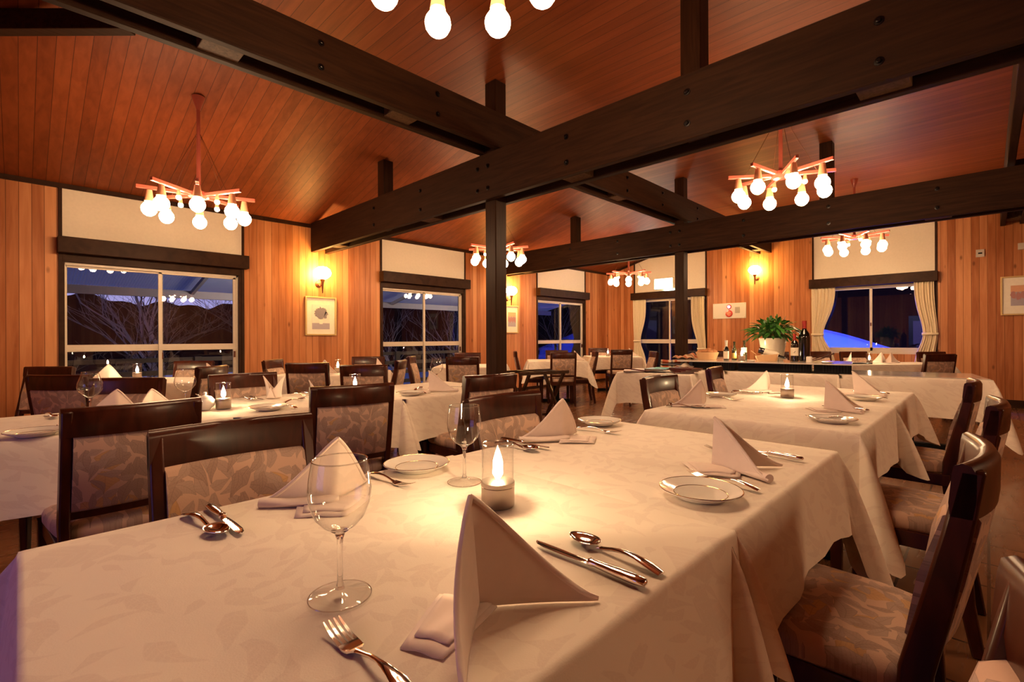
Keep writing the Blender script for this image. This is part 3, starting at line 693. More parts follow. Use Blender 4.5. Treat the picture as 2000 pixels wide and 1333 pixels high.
# ------------------------------------------------------------------ tables and cloths
TZ = .72
def make_table(x, y, L, D, rz, label):
    t = thing('dining_table', label, 'table', (x, y, 0), rz)
    m = MB(); m.box(-L/2, L/2, -D/2, D/2, .685, .714); m.build('tabletop', 'walnut_stand', t, bevel=.004)
    m = MB(); m.box(-.05, .05, -.05, .05, .05, .685); m.build('pedestal', 'black_plastic', t, bevel=.004)
    m = MB(); m.box(-.30, .30, -.04, .04, 0, .05); m.box(-.04, .04, -.28, .28, 0, .05); m.build('foot', 'black_plastic', t, bevel=.006)
    return t
def make_cloth(x, y, L, D, rz, label, drop=.25, tip=.40, seam=(), flat=(), lift=0, seed=1, mat='damask_cloth', cat='tablecloth'):
    rnd = random.Random(seed); hx, hy = L/2+.004, D/2+.004
    cols = []                                              # (base point, outward dir, length, flare, wave, side)
    sides = [('S', (-hx, -hy), (hx, -hy), (0, -1)), ('E', (hx, -hy), (hx, hy), (1, 0)), ('N', (hx, hy), (-hx, hy), (0, 1)), ('W', (-hx, hy), (-hx, -hy), (-1, 0))]
    cn = ['SE', 'NE', 'NW', 'SW']
    ph = rnd.uniform(0, 6)
    for si, (nm, p, q, n) in enumerate(sides):
        ln = math.hypot(q[0]-p[0], q[1]-p[1]); k = max(6, int(ln/.06))
        for i in range(k+1):
            u = i/k; e = min(u, 1-u)*ln
            fl = .022+.010*math.sin(u*ln*9+ph)+.006*math.sin(u*ln*23+2*ph)
            cols.append(((p[0]+(q[0]-p[0])*u, p[1]+(q[1]-p[1])*u), n, drop+.006*math.sin(u*ln*5+ph)+.03*max(0, 1-e/.15), fl, nm))
        nn = sides[(si+1) % 4][3]; c = cn[si]; amp = rnd.uniform(.85, 1.15)
        for i in range(1, 12):
            th = PI/2*i/12; v = math.sin(2*th)**1.2
            d = (n[0]*math.cos(th)+nn[0]*math.sin(th), n[1]*math.cos(th)+nn[1]*math.sin(th))
            fl = .022+.165*amp*v-.034*math.exp(-((abs(th-PI/4)-.47)/.12)**2)
            L_ = drop+.03+(tip*amp-drop-.03)*v
            if c in seam:                                   # meets the next table: fold hangs along the side, or is tucked away
                g = sides[si][3] if sides[si][0] in 'SN' else nn
                a_ = math.atan2(g[1], g[0])+(i/12-.5)*R(150); d = (math.cos(a_), math.sin(a_)); fl = .018+.125*v-.036*math.exp(-((abs(th-PI/4)-.42)/.10)**2)
            if c in flat: fl = .035+.075*v; L_ = drop+.05*v; d = (n[0]*math.cos(th)+nn[0]*math.sin(th), n[1]*math.cos(th)+nn[1]*math.sin(th))
            cols.append((q, d, L_, fl, c))
    m = MB(); top = TZ+.0015+lift
    rows = [(-.008, 0, 0), (0.0, .003, .0), (.004, .012, 0)]
    NR = 9; verts = []
    for (bp, d, ln, fl, nm) in cols:
        for o, dz, _ in rows:
            px, py = bp[0]+d[0]*o, bp[1]+d[1]*o
            if o < 0: px, py = max(-hx-o, min(hx+o, px)), max(-hy-o, min(hy+o, py))
            verts.append((px, py, top-dz))
        for r in range(1, NR+1):
            t_ = r/NR; o = .005+fl*(t_**.8); verts.append((bp[0]+d[0]*o, bp[1]+d[1]*o, top-.012-(ln-.012)*t_))
    nr = len(rows)+NR; n = len(cols); fs = []
    for i in range(n):
        j = (i+1) % n
        for r in range(nr-1):
            fs.append((i*nr+r, i*nr+r+1, j*nr+r+1, j*nr+r))
    fs.append(tuple(i*nr for i in range(n)))
    m.add(verts, fs)
    o = m.build('tablecloth', mat, None, smooth=60); o.location = (x, y, 0); o.rotation_euler = (0, 0, rz)
    return tag(o, label, cat, 'white damask tablecloths')
def clothed(x, y, L, D, deg, where, **kw):
    make_table(x, y, L, D, R(deg), 'table under the ' + where.replace(' in front of the viewer', '').replace('long table, the ', 'long table, ').replace(' with napkin and glass by the column', ' by the column'))
    return make_cloth(x, y, L, D, R(deg), 'white damask ' + where, **kw)
clothed(.502, .815, 1.0, .895, 0, 'cloth of the nearest table in front of the viewer', flat=('SE', 'NE'), lift=.003, seed=1, tip=.36)
clothed(1.462, .815, .965, .89, 0, 'cloth of the table holding the plate with fork at right', seam=('SW', 'NW'), seed=2, tip=.50)
clothed(2.85, .835, 1.02, .935, 0, 'cloth of the second candle table, nearer half', flat=('SE', 'NE'), lift=.003, seed=3, tip=.46)
clothed(3.83, .835, .985, .93, 0, 'cloth of the second candle table, far half by the buffet', seam=('SW', 'NW'), seed=4, tip=.42)
clothed(.26, 3.09, .97, .84, 0, 'cloth of the long table, left part with the balloon glass', flat=('SE', 'NE'), seed=5, drop=.30)
clothed(1.23, 3.09, .97, .84, 0, 'cloth of the long table, the middle part under the crown napkins', flat=('SE', 'NE'), seam=('SW', 'NW'), seed=6, drop=.28, tip=.46)
clothed(2.20, 3.09, .97, .84, 0, 'cloth of the long table end with the pink napkin', seam=('SW', 'NW'), seed=8, drop=.27, tip=.44)
def cd(xc0, xc1, d0, d1): 
    x, y = fr((xc0+xc1)/2, (d0+d1)/2); return x, y, xc1-xc0, d1-d0
x, y, l, d = cd(-4.0, -2.76, 4.36, 4.95); clothed(x, y, l, d, -45.5, 'cloth of the table before the wide deck window', seed=9)
x, y, l, d = cd(-2.55, -1.50, 5.12, 5.95); clothed(x, y, l, d, -45.5, 'cloth of the candle table below the vase picture', seed=10, tip=.34)
x, y, l, d = cd(-1.05, -.08, 6.42, 7.25); clothed(x, y, l, d, -45.5, 'cloth of the table at the second deck window', seed=11)
x, y, l, d = cd(.28, 1.24, 8.0, 8.75); clothed(x, y, l, d, -45.5, 'cloth of the open floor table at the narrow window', seed=12, tip=.42)
x, y, l, d = cd(1.56, 2.60, 9.7, 10.5); clothed(x, y, l, d, -45.5, 'cloth of the candle table in the room corner', seed=13, tip=.36)
x, y, l, d = cd(4.72, 6.12, 6.72, 7.32); clothed(x, y, l, d, -45.5, 'cloth of the candle table under the snow window', seed=14, tip=.36)
# side table with the menus
T3A = R(-82.4)
clothed(4.787+.30, 2.585+.045, .80, .60, -82.4, 'cloth of the side table holding the menus', seed=15, drop=.33, tip=.52)

# ------------------------------------------------------------------ buffet: two tables, glossy sheet, crates and a raised board
BD = R(-80.6); ex, ey = math.cos(BD), math.sin(BD); nx, ny = -ey, ex       # e runs along the front edge, n away from the viewer
B0 = (5.63, 2.21)
def bp(s, w): return (B0[0]+ex*s+nx*w, B0[1]+ey*s+ny*w)
x, y = bp(-.30, .40); clothed(x, y, .70, .80, -80.6, 'cloth of the buffet part behind the menus', seed=18, drop=.36, tip=.58, seam=('SE', 'NE'))
x, y = bp(.605, .40); clothed(x, y, 1.07, .80, -80.6, 'cloth of the buffet table under the raised board', seed=16, drop=.36, tip=.58, seam=('SE', 'NE', 'SW', 'NW'))
x, y = bp(1.71, .40); clothed(x, y, 1.12, .80, -80.6, 'cloth of the buffet table end with the glossy top', seed=17, drop=.36, tip=.56, seam=('SW', 'NW'))
m = MB(); m.box(-.55, .555, -.398, .40, TZ+.003, TZ+.009); o = m.build('glass_sheet', 'board_white', None, bevel=.002); x, y = bp(1.70, .40); o.location = (x, y, 0); o.rotation_euler = (0, 0, BD)
tag(o, 'glossy table sheet reflecting the candle on the buffet end', 'table sheet')
def crate(s, w, L, label):
    x, y = bp(s, w); t = thing('crate', label, 'crate', (x, y, TZ+.003), BD, 'black crates under the raised board')
    m = MB(); m.box(-L/2, L/2, -.16, .16, 0, .095); m.build('body', 'black_plastic', t, bevel=.004)
    m = MB()
    for i in range(9): m.box(L/2-.25+i*.026, L/2-.243+i*.026, -.166, -.158, .012, .088)
    m.build('ribs', 'black_void', t)
crate(-.085, .28, .47, 'black ribbed crate under the board, the one beside the menus')
crate(.54, .28, .71, 'black ribbed crate under the board, below the plant pot')
crate(1.09, .28, .33, 'black ribbed crate under the board, next to the glossy sheet')
m = MB(); m.box(-.95, .77, -.36, .38, .8195, .832); o = m.build('serving_board', 'board_white', None, bevel=.003); x, y = bp(.49, .33); o.location = (x, y, 0); o.rotation_euler = (0, 0, BD)
tag(o, 'long pale serving board raised on the black crates', 'board')
SZ = .832

# ------------------------------------------------------------------ tableware
TT = TZ+.006
def make_plate(r):
    t = thing('bread_plate', '', 'plate', group='gold rimmed bread plates')
    m = MB(); m.lathe([(.0, .004), (r*.58, .004), (r*.62, .0), (r*.66, .004), (r*.98, .017), (r, .0185), (r*.985, .0205), (r*.66, .0075), (r*.60, .007), (0, .007)], 56, caps=(False, False)); m.build('body', 'china', t, smooth=50)
    for nm, q, z, w in (('rim_band', .985, .0207, .013), ('inner_band', .64, .0082, .010)):
        m = MB(); m.lathe([(r*(q-w), z-.0004+.0), (r*q, z+.0004), (r*(q+w*.9), z-.0008)], 56, caps=(False, False)); m.build(nm, 'gold_band', t, smooth=True)
    return t
PL0 = make_plate(.096); pl_used = [0]
def plate(x, y, label, z=TT):
    if not pl_used[0]:
        pl_used[0] = 1; PL0.location = (x, y, z); PL0['label'] = label; return PL0
    return dup(PL0, (x, y, z), random.uniform(0, 6), label)
# cutlery: y+ is the working end
def handle_pts(L0, L1): return [(0, L0+(L1-L0)*k/8, .004+.011*math.sin(PI*min(1, k/8*1.05))) for k in range(9)]
def make_fork():
    m = MB(); pts = handle_pts(0, .125); rad = [(.009, .0022), (.0105, .0024), (.010, .0024), (.0075, .0025), (.0052, .0026), (.0038, .0027), (.0034, .0027), (.0036, .0027), (.006, .0022)]
    m.tube(pts, rad, 10)
    rs = []
    for y, w, z in ((.122, .006, .0055), (.130, .0115, .003), (.140, .0130, .002), (.148, .0128, .0025)): rs.append([(-w, y, z-.0011), (w, y, z-.0011), (w, y, z+.0012), (-w, y, z+.0012)])
    m.ring(rs)
    for i in range(4):
        x = (i-1.5)*.0070
        m.ring([[(x-w, y, z-.001), (x+w, y, z-.001), (x+w, y, z+.001), (x-w, y, z+.001)] for y, w, z in ((.147, .0025, .0025), (.165, .0021, .004), (.182, .0017, .008), (.195, .0008, .0125))])
    return m.build('fork', 'silver', None, smooth=50)
def make_spoon():
    m = MB(); pts = handle_pts(0, .130); rad = [(.009, .0022), (.0105, .0024), (.010, .0024), (.0075, .0025), (.0052, .0026), (.0038, .0027), (.0034, .0027), (.0036, .0027), (.005, .0024)]
    m.tube(pts, rad, 10)
    def f(u, v):
        a = 2*PI*u; rr = v; w = .0215*(1-.16*math.sin(a)); 
        x = w*rr*math.cos(a); y = .162+.034*rr*math.sin(a); return Vector((x, y, .0015+.0105*rr**2.2))
    m.grid(f, 28, 7)
    o = m.build('spoon', 'silver', None, smooth=True, solid=.0016); return o
def make_knife():
    t = thing('table_knife', '', 'knife')
    m = MB(); m.tube([(0, y, .0085) for y in (0, .003, .02, .05, .085, .095, .1, .104, .108)], [(.004, .003), (.0085, .0062), (.0105, .0075), (.0095, .007), (.0072, .006), (.0062, .0055), (.0082, .0066), (.0082, .0066), (.006, .0045)], 14); m.build('handle', 'silver', t, smooth=50)
    rs = []
    for y, a, b in ((.106, -.006, .006), (.12, -.0075, .0075), (.16, -.009, .0085), (.20, -.0085, .009), (.218, -.005, .0085), (.226, .001, .006)): rs.append([(a, y, .0065), ((a+b)/2, y, .0055), (b, y, .0065), ((a+b)/2, y, .0085)])
    m = MB(); m.ring(rs); m.build('blade', 'silver', t, smooth=30)
    return t
F0, S0, K0 = make_fork(), make_spoon(), make_knife()
first = {}
def cutlery(proto, grp, cat, x, y, deg, label, z=TT):
    if proto.name not in first:
        first[proto.name] = 1; o = proto; o.location = (x, y, z); o.rotation_euler = (0, 0, R(deg)); o['label'] = label; o['group'] = grp
    else: o = dup(proto, (x, y, z), R(deg), label, grp)
    o['category'] = cat; return o
def fork(x, y, d, lb): return cutlery(F0, 'silver forks', 'fork', x, y, d, lb)
def spoon(x, y, d, lb): return cutlery(S0, 'silver spoons', 'spoon', x, y, d, lb)
def knife(x, y, d, lb): return cutlery(K0, 'silver table knives', 'knife', x, y, d, lb)
# y+ of the piece points along (−sin, cos): deg 0 lies along +y of the room (towards the window wall)
# nearest table, setting of the viewer's side
fork(.288, .425, 0, 'large silver fork at the lower edge of the view')
knife(.669, .372, 0, 'silver knife with shiny blade right of the nearest napkin')
spoon(.722, .375, -5, 'silver spoon with round bowl beside the nearest knife')
spoon(.253, 1.245, 187, 'silver spoon near the floral chair, its bowl towards the viewer')
knife(.300, 1.262, 181, 'silver knife near the floral chair with gleaming blade')
fork(.681, 1.245, 187, 'silver fork between the tall glass and the plate')
fork(1.283, .405, -9, 'silver fork above the large plate on the right')
knife(1.686, .405, -10, 'silver knife at the right table edge behind the standing napkin')
fork(1.665, .50, 4, 'thin silver fork tip showing left of the right standing napkin')
knife(1.262, 1.30, 184, 'silver knife left of the tall napkin by the second glass')
spoon(1.215, 1.275, 183, 'silver spoon crossing the knife left of the tall napkin')
fork(1.645, 1.235, 189, 'silver fork below the far small plate of the near table')
plate(.819, 1.199, 'gold rimmed plate between the two tall glasses')
plate(1.154, .497, 'large gold rimmed plate near the right table edge')
plate(1.807, 1.233, 'gold rimmed plate at the far corner of the near table')
# second candle table
plate(3.166, 1.229, 'gold rimmed plate on the candle table right of the leaning napkin')
plate(2.566, .500, 'gold rimmed plate at the near right corner of the candle table')
plate(3.60, .540, 'gold rimmed plate at the far right side of the candle table')
knife(3.02, .43, -14, 'silver knife handle showing right of the candle table napkin')
fork(2.66, .43, 16, 'silver fork lying over the near corner plate of the candle table')
knife(3.99, .46, -18, 'silver knife handle at the far right of the candle table')
fork(3.72, .44, 18, 'silver fork over the far right plate of the candle table')
knife(2.565, 1.285, 186, 'silver knife in front of the left napkin on the candle table')
spoon(2.52, 1.275, 200, 'silver spoon in front of the left napkin on the candle table')
fork(3.02, 1.24, 188, 'silver fork between napkin and plate on the candle table')
knife(3.475, 1.27, 186, 'silver knife in front of the back napkin on the candle table')
spoon(3.43, 1.26, 200, 'silver spoon in front of the back napkin on the candle table')
# long table
plate(.045, 2.735, 'pale plate on the long table at the left edge of the view')
plate(.946, 2.790, 'gold rimmed plate on the long table above the floral chair')
plate(1.86, 2.800, 'small plate on the long table above the hanging corner fold')
spoon(.10, 3.43, 187, 'silver spoon on the long table near the balloon glass')
knife(.165, 3.43, 184, 'silver knife on the long table beside the balloon glass')
fork(.125, 2.70, 0, 'silver fork on the long table beside the pale plate')
spoon(.985, 3.42, 190, 'silver spoon behind the candle on the long table')
knife(1.05, 3.43, 184, 'silver knife behind the candle on the long table')
fork(1.062, 2.70, 2, 'silver fork right of the plate on the long table')
spoon(1.10, 2.98, 300, 'silver spoon pointing at the crown napkin on the long table')
fork(1.30, 3.40, 196, 'silver fork beyond the crown napkin on the long table')
knife(1.38, 3.42, 190, 'silver knife beyond the crown napkin on the long table')
fork(1.97, 2.76, 20, 'silver fork beside the small plate by the column')
spoon(2.02, 2.98, 310, 'silver spoon near the pink napkin by the column')
knife(2.43, 2.80, 20, 'silver knife right of the pink napkin by the column')

# stemmed glasses
def make_glass(name, prof, stem, label, loc):
    t = thing(name, label, 'wine glass', loc, 0, 'empty stemmed glasses')
    m = MB(); m.lathe(prof, 48, caps=(False, False)); m.build('bowl', 'thin_glass', t, smooth=True)
    m = MB(); m.lathe(stem[:5], 40, caps=(True, True)); m.build('foot', 'clear_glass', t, smooth=50)
    m = MB(); m.lathe(stem[4:], 24, caps=(True, True)); m.build('stem', 'solid_glass', t, smooth=50)
    m = MB(); r = stem[1][0]; m.tube([(r*math.cos(2*PI*i/40), r*math.sin(2*PI*i/40), .0016) for i in range(41)], .0009, 6); m.build('foot_rim', 'glass_rim', t, smooth=True)
    r, z = prof[-1]
    m = MB(); m.tube([(r*math.cos(2*PI*i/40), r*math.sin(2*PI*i/40), z) for i in range(41)], .0009, 6); m.build('rim', 'glass_rim', t, smooth=True)
    return t
WPROF = [(.004, .098), (.012, .099), (.024, .106), (.036, .120), (.0435, .140), (.0455, .158), (.0435, .180), (.0395, .204)]
WST = [(.044, .0), (.045, .0015), (.042, .003), (.02, .006), (.007, .012), (.0042, .022), (.0038, .06), (.0045, .085), (.008, .095), (.013, .0985), (.0, .1005)]
g1 = make_glass('wine_glass', WPROF, WST, 'large empty wine glass in front of the purple napkin', (.334, .689, TT))
dup(g1, (.829, .994, TT), 0, 'empty wine glass just left of the nearest candle')
BPROF = [(.004, .080), (.016, .082), (.036, .096), (.050, .116), (.055, .136), (.052, .158), (.043, .182), (.036, .205), (.036, .214)]
BST = [(.038, .0), (.039, .0015), (.036, .003), (.016, .006), (.006, .012), (.004, .022), (.004, .06), (.008, .076), (.014, .0805), (.0, .083)]
g2 = make_glass('balloon_glass', BPROF, BST, 'balloon wine glass on the long table at the left, before the dark chair back', (.26, 3.36, TT))
dup(g2, (.672, 3.31, TT), 0, 'balloon wine glass on the long table before the deck window')
dup(g2, (2.50, 3.36, TT), 0, 'balloon wine glass on the long table nearest the column')

# candle lights
def make_candle():
    t = thing('candle_light', '', 'candle', group='glass candle lights')
    m = MB(); m.lathe([(.0365, 0), (.038, .002), (.038, .044), (.0365, .0455)], 40); m.build('metal_base', 'brushed_steel', t, smooth=40)
    m = MB(); m.lathe([(.0372, .0455), (.0388, .0465), (.0388, .055), (.0372, .056)], 40); m.build('metal_ring', 'brushed_steel', t, smooth=40)
    m = MB(); m.lathe([(.0362, .050), (.0362, .141)], 40, caps=(False, False)); gl = m.build('glass_cylinder', 'thin_glass', t, smooth=True)
    m = MB(); m.tube([(.0362*math.cos(2*PI*i/40), .0362*math.sin(2*PI*i/40), .141) for i in range(41)], .0012, 6); m.build('rim', 'glass_rim', gl, smooth=True)
    m = MB(); m.lathe([(.0, .046), (.030, .046), (.030, .0545), (.028, .0555), (.004, .0545), (0, .0545)], 24); cw = m.build('tea_light', 'candle_wax', t, smooth=40)
    m = MB(); m.tube([(0, 0, .054), (.0005, 0, .060), (0, 0, .064)], .0008, 6); m.build('wick', 'ink', cw)
    m = MB(); m.lathe([(0, .059), (.006, .063), (.0118, .073), (.0112, .085), (.0072, .100), (.0032, .112), (0, .122)], 14, caps=(False, False)); m.build('flame', 'flame_glow', t, smooth=True)
    return t
CD0 = make_candle(); CD0.location = (.770, .804, TT); CD0['label'] = 'lit candle in glass and steel holder on the nearest table'
for x, y, lb in ((3.424, .912, 'lit candle on the second table before the buffet'), (.792, 3.02, 'lit candle beside the white sugar pot on the long table'),
                 (1.60, 3.07, 'lit candle glowing just above the dark chair rail on the long table'), (*fr(-3.70, 4.78), 'lit candle on the table before the wide deck window'),
                 (*fr(-1.99, 5.53), 'lit candle on the table below the vase picture'), (*fr(1.98, 10.0), 'lit candle on the corner table behind a chair back'),
                 (*fr(5.06, 6.86), 'lit candle on the table under the snow window')):
    dup(CD0, (x, y, TT), random.uniform(0, 6), lb)
dup(CD0, (*bp(.19, .33), SZ+.001), 1.0, 'lit candle standing among the oil bottles on the board')

# folded napkins
def napkin(ridge, a1, a2, l1, l2, h, label, seed=0, flap=None, z=TT, cuff=True, off=0, fw=1.0):
    rnd = random.Random(seed); m = MB()
    lean = (rnd.uniform(-.012, .012), rnd.uniform(-.012, .012))
    wings = []
    for a, L, sgn in ((R(a1), L1_, s_) for a1, L1_, s_ in ((a1, l1, 1), (a2, l2, -1))):
        d = Vector((math.cos(a), math.sin(a), 0)); n = Vector((-d.y, d.x, 0))*sgn
        def f(u, v, d=d, n=n, L=L):
            top = h*(1-u)**1.45+.012*(1-(1-u)**8)*(1-u*.55)
            z_ = v*top; bulge = .016*math.sin(PI*min(1, u*1.05))*(.35+.65*v)+.010*u*u
            return d*(L*u)+n*bulge+Vector((lean[0]*z_/h, lean[1]*z_/h, z_+.001))
        m.grid(f, 14, 10)
    # rounded fold joining the wings along the ridge and the doubled hem along each upper edge
    for a, L, sgn in ((R(a1), l1, 1), (R(a2), l2, -1)):
        d = Vector((math.cos(a), math.sin(a), 0)); n = Vector((-d.y, d.x, 0))*sgn; pts = []
        for i in range(15):
            u = i/14; top = h*(1-u)**1.45+.012*(1-(1-u)**8)*(1-u*.55); pts.append(d*(L*u)+n*(.016*math.sin(PI*min(1, u*1.05))+.010*u*u)+Vector((lean[0]*top/h, lean[1]*top/h, top)))
        m.tube(pts, [.0035]*13+[.003, .002], 6)
    # flat folded layers lying on the table, with a curled edge
    fa = R(flap if flap is not None else (a1+a2)/2+180); d = Vector((math.cos(fa), math.sin(fa), 0)); n = Vector((-d.y, d.x, 0))
    for zz, L, w in ((.0016, .125, .085), (.0045, .10, .07)):
        m.grid(lambda u, v, L=L, w=w, zz=zz: d*(L*(v-.05))+n*(fw*w*(2*u-1)*(1-.35*v)+off)+Vector((0, 0, zz+.0015*math.sin(9*u+4*v))), 8, 6)
    d = Vector((math.cos(R(a1)), math.sin(R(a1)), 0)); n = Vector((-d.y, d.x, 0))
    if cuff: m.tube([d*(l1*q)+n*(.024+.006*math.sin(4*q))+Vector((0, 0, .008)) for q in (-.06, .0, .2, .4, .6, .8, .97)], [(.010, .007)]+[(.019, .0075)]*4+[(.017, .009), (.013, .011)], 12)
    o = m.build('napkin', 'napkin_cloth', None, smooth=60, solid=.0022); o.location = (ridge[0], ridge[1], z)
    return tag(o, label, 'napkin', 'folded standing napkins')
napkin((.459, .518), -44, -134, .172, .185, .158, 'tall folded napkin nearest the viewer, beside the knife', 1, flap=203, cuff=False, off=-.022, fw=.55)
napkin((.530, 1.115), 146, 35, .165, .14, .142, 'purple lit folded napkin behind the large wine glass', 2, flap=-130)
napkin((1.452, 1.152), 146, 20, .185, .13, .150, 'tall folded napkin at the far side of the near table, next to the floral chair', 3, flap=-60)
napkin((1.452, .590), -115, -48, .19, .20, .146, 'folded napkin standing at the right table edge behind the fork', 4, flap=-150)
napkin((2.655, 1.135), 130, 20, .17, .13, .145, 'folded napkin at the near left of the candle table', 5, flap=-60)
napkin((3.650, 1.095), 133, 20, .19, .13, .145, 'folded napkin at the far left of the candle table', 6, flap=-60)
napkin((2.985, .620), -116, -38, .19, .22, .150, 'folded napkin at the near right of the candle table behind its plate', 7, flap=-160)
napkin((3.92, .640), -116, -38, .19, .21, .150, 'folded napkin at the far right of the candle table before the buffet', 8, flap=-160)
napkin((.34, 3.08), 150, 40, .15, .13, .135, 'folded napkin on the long table beside the balloon glass, the wider one', 9, flap=-90)
napkin((.50, 3.22), -20, -120, .13, .12, .115, 'folded napkin on the long table right of the wider one', 10, flap=60)
napkin((2.06, 2.86), -42, 60, .21, .16, .150, 'pink folded napkin on the long table beside the column', 11, flap=150)
napkin(fr(-3.93, 4.72), 160, 40, .14, .13, .14, 'folded napkin behind the balloon glass before the deck window', 12)
napkin(fr(-3.05, 4.85), -20, 100, .14, .13, .14, 'folded napkin showing through the balloon glass on the window table', 13)
napkin(fr(-2.02, 5.25), 110, -20, .12, .12, .15, 'folded napkin left of the candle below the vase picture', 14)
napkin(fr(-1.62, 5.75), -50, 60, .14, .12, .145, 'folded napkin at the chair right of the vase picture', 15)
napkin(fr(1.06, 8.25), -70, 30, .18, .14, .16, 'folded napkin on the open floor table behind the free chair', 16)
napkin(fr(2.42, 10.0), -60, 40, .18, .14, .16, 'folded napkin on the corner table beside the curtain', 17)
napkin(fr(4.92, 7.02), 150, 40, .17, .14, .15, 'folded napkin left of the candle under the snow window', 18)
napkin(fr(5.33, 6.98), 100, -10, .13, .12, .15, 'upright folded napkin right of the candle under the snow window', 19)
napkin(fr(5.52, 7.05), -40, 60, .15, .13, .15, 'wide folded napkin at the tied curtain under the snow window', 20)
def crown(x, y, rz, label, seed):
    rnd = random.Random(seed); m = MB()
    def f(u, v):
        a = 2*PI*u; r = .046*(1-.12*v)*(1+.05*math.sin(3*a+seed)); top = .055+.088*abs(math.cos(a))**2.4
        out = .030*v*v*abs(math.cos(a))**3
        return Vector(((r+out)*math.cos(a), r*.72*math.sin(a), .001+v*top))
    m.grid(f, 44, 12)
    m.grid(lambda u, v: Vector((.038*(2*u-1)*(1-.3*v), -.036+.01*math.sin(PI*u)*0-.003-.002*v, .002+.07*v*(1-abs(2*u-1)))), 8, 6)
    o = m.build('napkin', 'napkin_cloth', None, smooth=60, solid=.0022); o.location = (x, y, TT); o.rotation_euler = (0, 0, rz)
    return tag(o, label, 'napkin', 'folded standing napkins')
crown(1.16, 3.315, R(-45), 'crown shaped napkin with two points at the far side of the long table', 1)
crown(1.235, 2.775, R(-30), 'crown shaped napkin half hidden behind the dark chair back', 2)

# sugar pot
t = thing('sugar_pot', 'round white china sugar pot beside the candle', 'pot', (.706, 3.035, TT))
m = MB(); m.lathe([(.026, 0), (.028, .004), (.044, .018), (.050, .036), (.046, .054), (.034, .066)], 32); m.build('body', 'china', t, smooth=50)
m = MB(); m.lathe([(.036, .066), (.030, .072), (.012, .077), (.006, .080), (.010, .088), (.008, .095), (0, .097)], 28); m.build('lid', 'china', t, smooth=50)
m = MB(); m.tube([(-.02, -.01, .07), (-.035, -.018, .085), (-.048, -.024, .092)], .003, 8); m.build('spoon_handle', 'silver', t, smooth=True)

# ------------------------------------------------------------------ things on the buffet board and the side table
def bottle(name, s, w, prof, mat, label, lab, foil, loc=None, cat='bottle'):
    x, y = bp(s, w); t = thing(name, label, cat, (x, y, SZ+.001), BD)
    m = MB(); m.lathe(prof, 32); m.build('body', mat, t, smooth=40)
    def rad(z):
        for (r0, z0), (r1, z1) in zip(prof, prof[1:]):
            if z0 <= z <= z1 and z1 > z0: return r0+(r1-r0)*(z-z0)/(z1-z0)
        return prof[-1][0]
    if lab:
        z0, z1, mt, mark = lab; m = MB(); r = rad((z0+z1)/2)+.0012
        m.grid(lambda u, v: Vector((r*math.cos(-PI/2+(u-.5)*2.6), r*math.sin(-PI/2+(u-.5)*2.6), z0+(z1-z0)*v)), 20, 2); lb = m.build('bottle_label', mt, t, smooth=True)
        if mark:
            m = MB(); q = r+.0008
            def on(u, v): return Vector((q*math.cos(-PI/2+u/q), q*math.sin(-PI/2+u/q), v))
            zc = (z0+z1)/2
            for pts in ([(-.016, .018), (.016, .018), (.016, .0215), (-.016, .0215)], [(-.004, -.012), (.012, -.002), (.014, .004), (.002, -.001)], [(-.012, -.014), (.006, -.018), (.010, -.014), (-.004, -.009)], [(.004, .002), (.010, .010), (.012, .006)]):
                m.add([on(a, zc+b) for a, b in pts], [tuple(range(len(pts)))])
            m.build('printed_mark', 'ink', lb)
    if foil:
        z0, mt = foil; m = MB(); zt = prof[-2][1]
        m.lathe([(rad(z0)+.001, z0), (rad((z0+zt)/2)+.001, (z0+zt)/2), (rad(zt-.004)+.0012, zt-.002), (rad(zt-.004)+.0008, zt+.003), (0, zt+.0035)], 24, caps=(False, False)); m.build('foil', mt, t, smooth=40)
    return t
OIL = [(.0, 0), (.026, 0), (.028, .004), (.028, .115), (.024, .135), (.013, .152), (.011, .20), (.0135, .205), (.0135, .222), (.0, .223)]
VIN = [(.0, 0), (.028, 0), (.030, .004), (.030, .12), (.024, .145), (.013, .165), (.0125, .215), (.016, .222), (.016, .235), (.0, .237)]
bottle('vinegar_bottle', .035, .25, VIN, 'bottle_dark', 'dark bottle with cream label and white capped neck on the board', (.02, .11, 'label_cream', False), (.165, 'foil_white'))
bottle('oil_bottle', .10, .38, OIL, 'bottle_olive', 'olive green bottle with ochre label on the board', (.02, .085, 'label_ochre', False), None)
bottle('oil_bottle', .19, .50, VIN, 'bottle_olive', 'olive green bottle partly behind the candle glow on the board', (.09, .15, 'label_cream', False), None)
WINE = [(.0, .004), (.03, 0), (.0395, .004), (.0395, .185), (.034, .212), (.017, .235), (.0148, .25), (.0148, .29), (.0162, .295), (.0162, .302), (.0, .303)]
bottle('wine_bottle', .731, .34, WINE, 'bottle_dark', 'dark wine bottle with cream label and red foil', (.065, .155, 'label_cream', True), (.235, 'foil_red'))
MAG = [(.0, .005), (.045, 0), (.057, .006), (.058, .27), (.05, .315), (.024, .355), (.021, .38), (.021, .44), (.0235, .445), (.0235, .455), (.0, .456)]
bottle('magnum_bottle', .814, .50, MAG, 'bottle_dark', 'very large dark wine bottle with red foil neck', None, (.37, 'foil_red'))
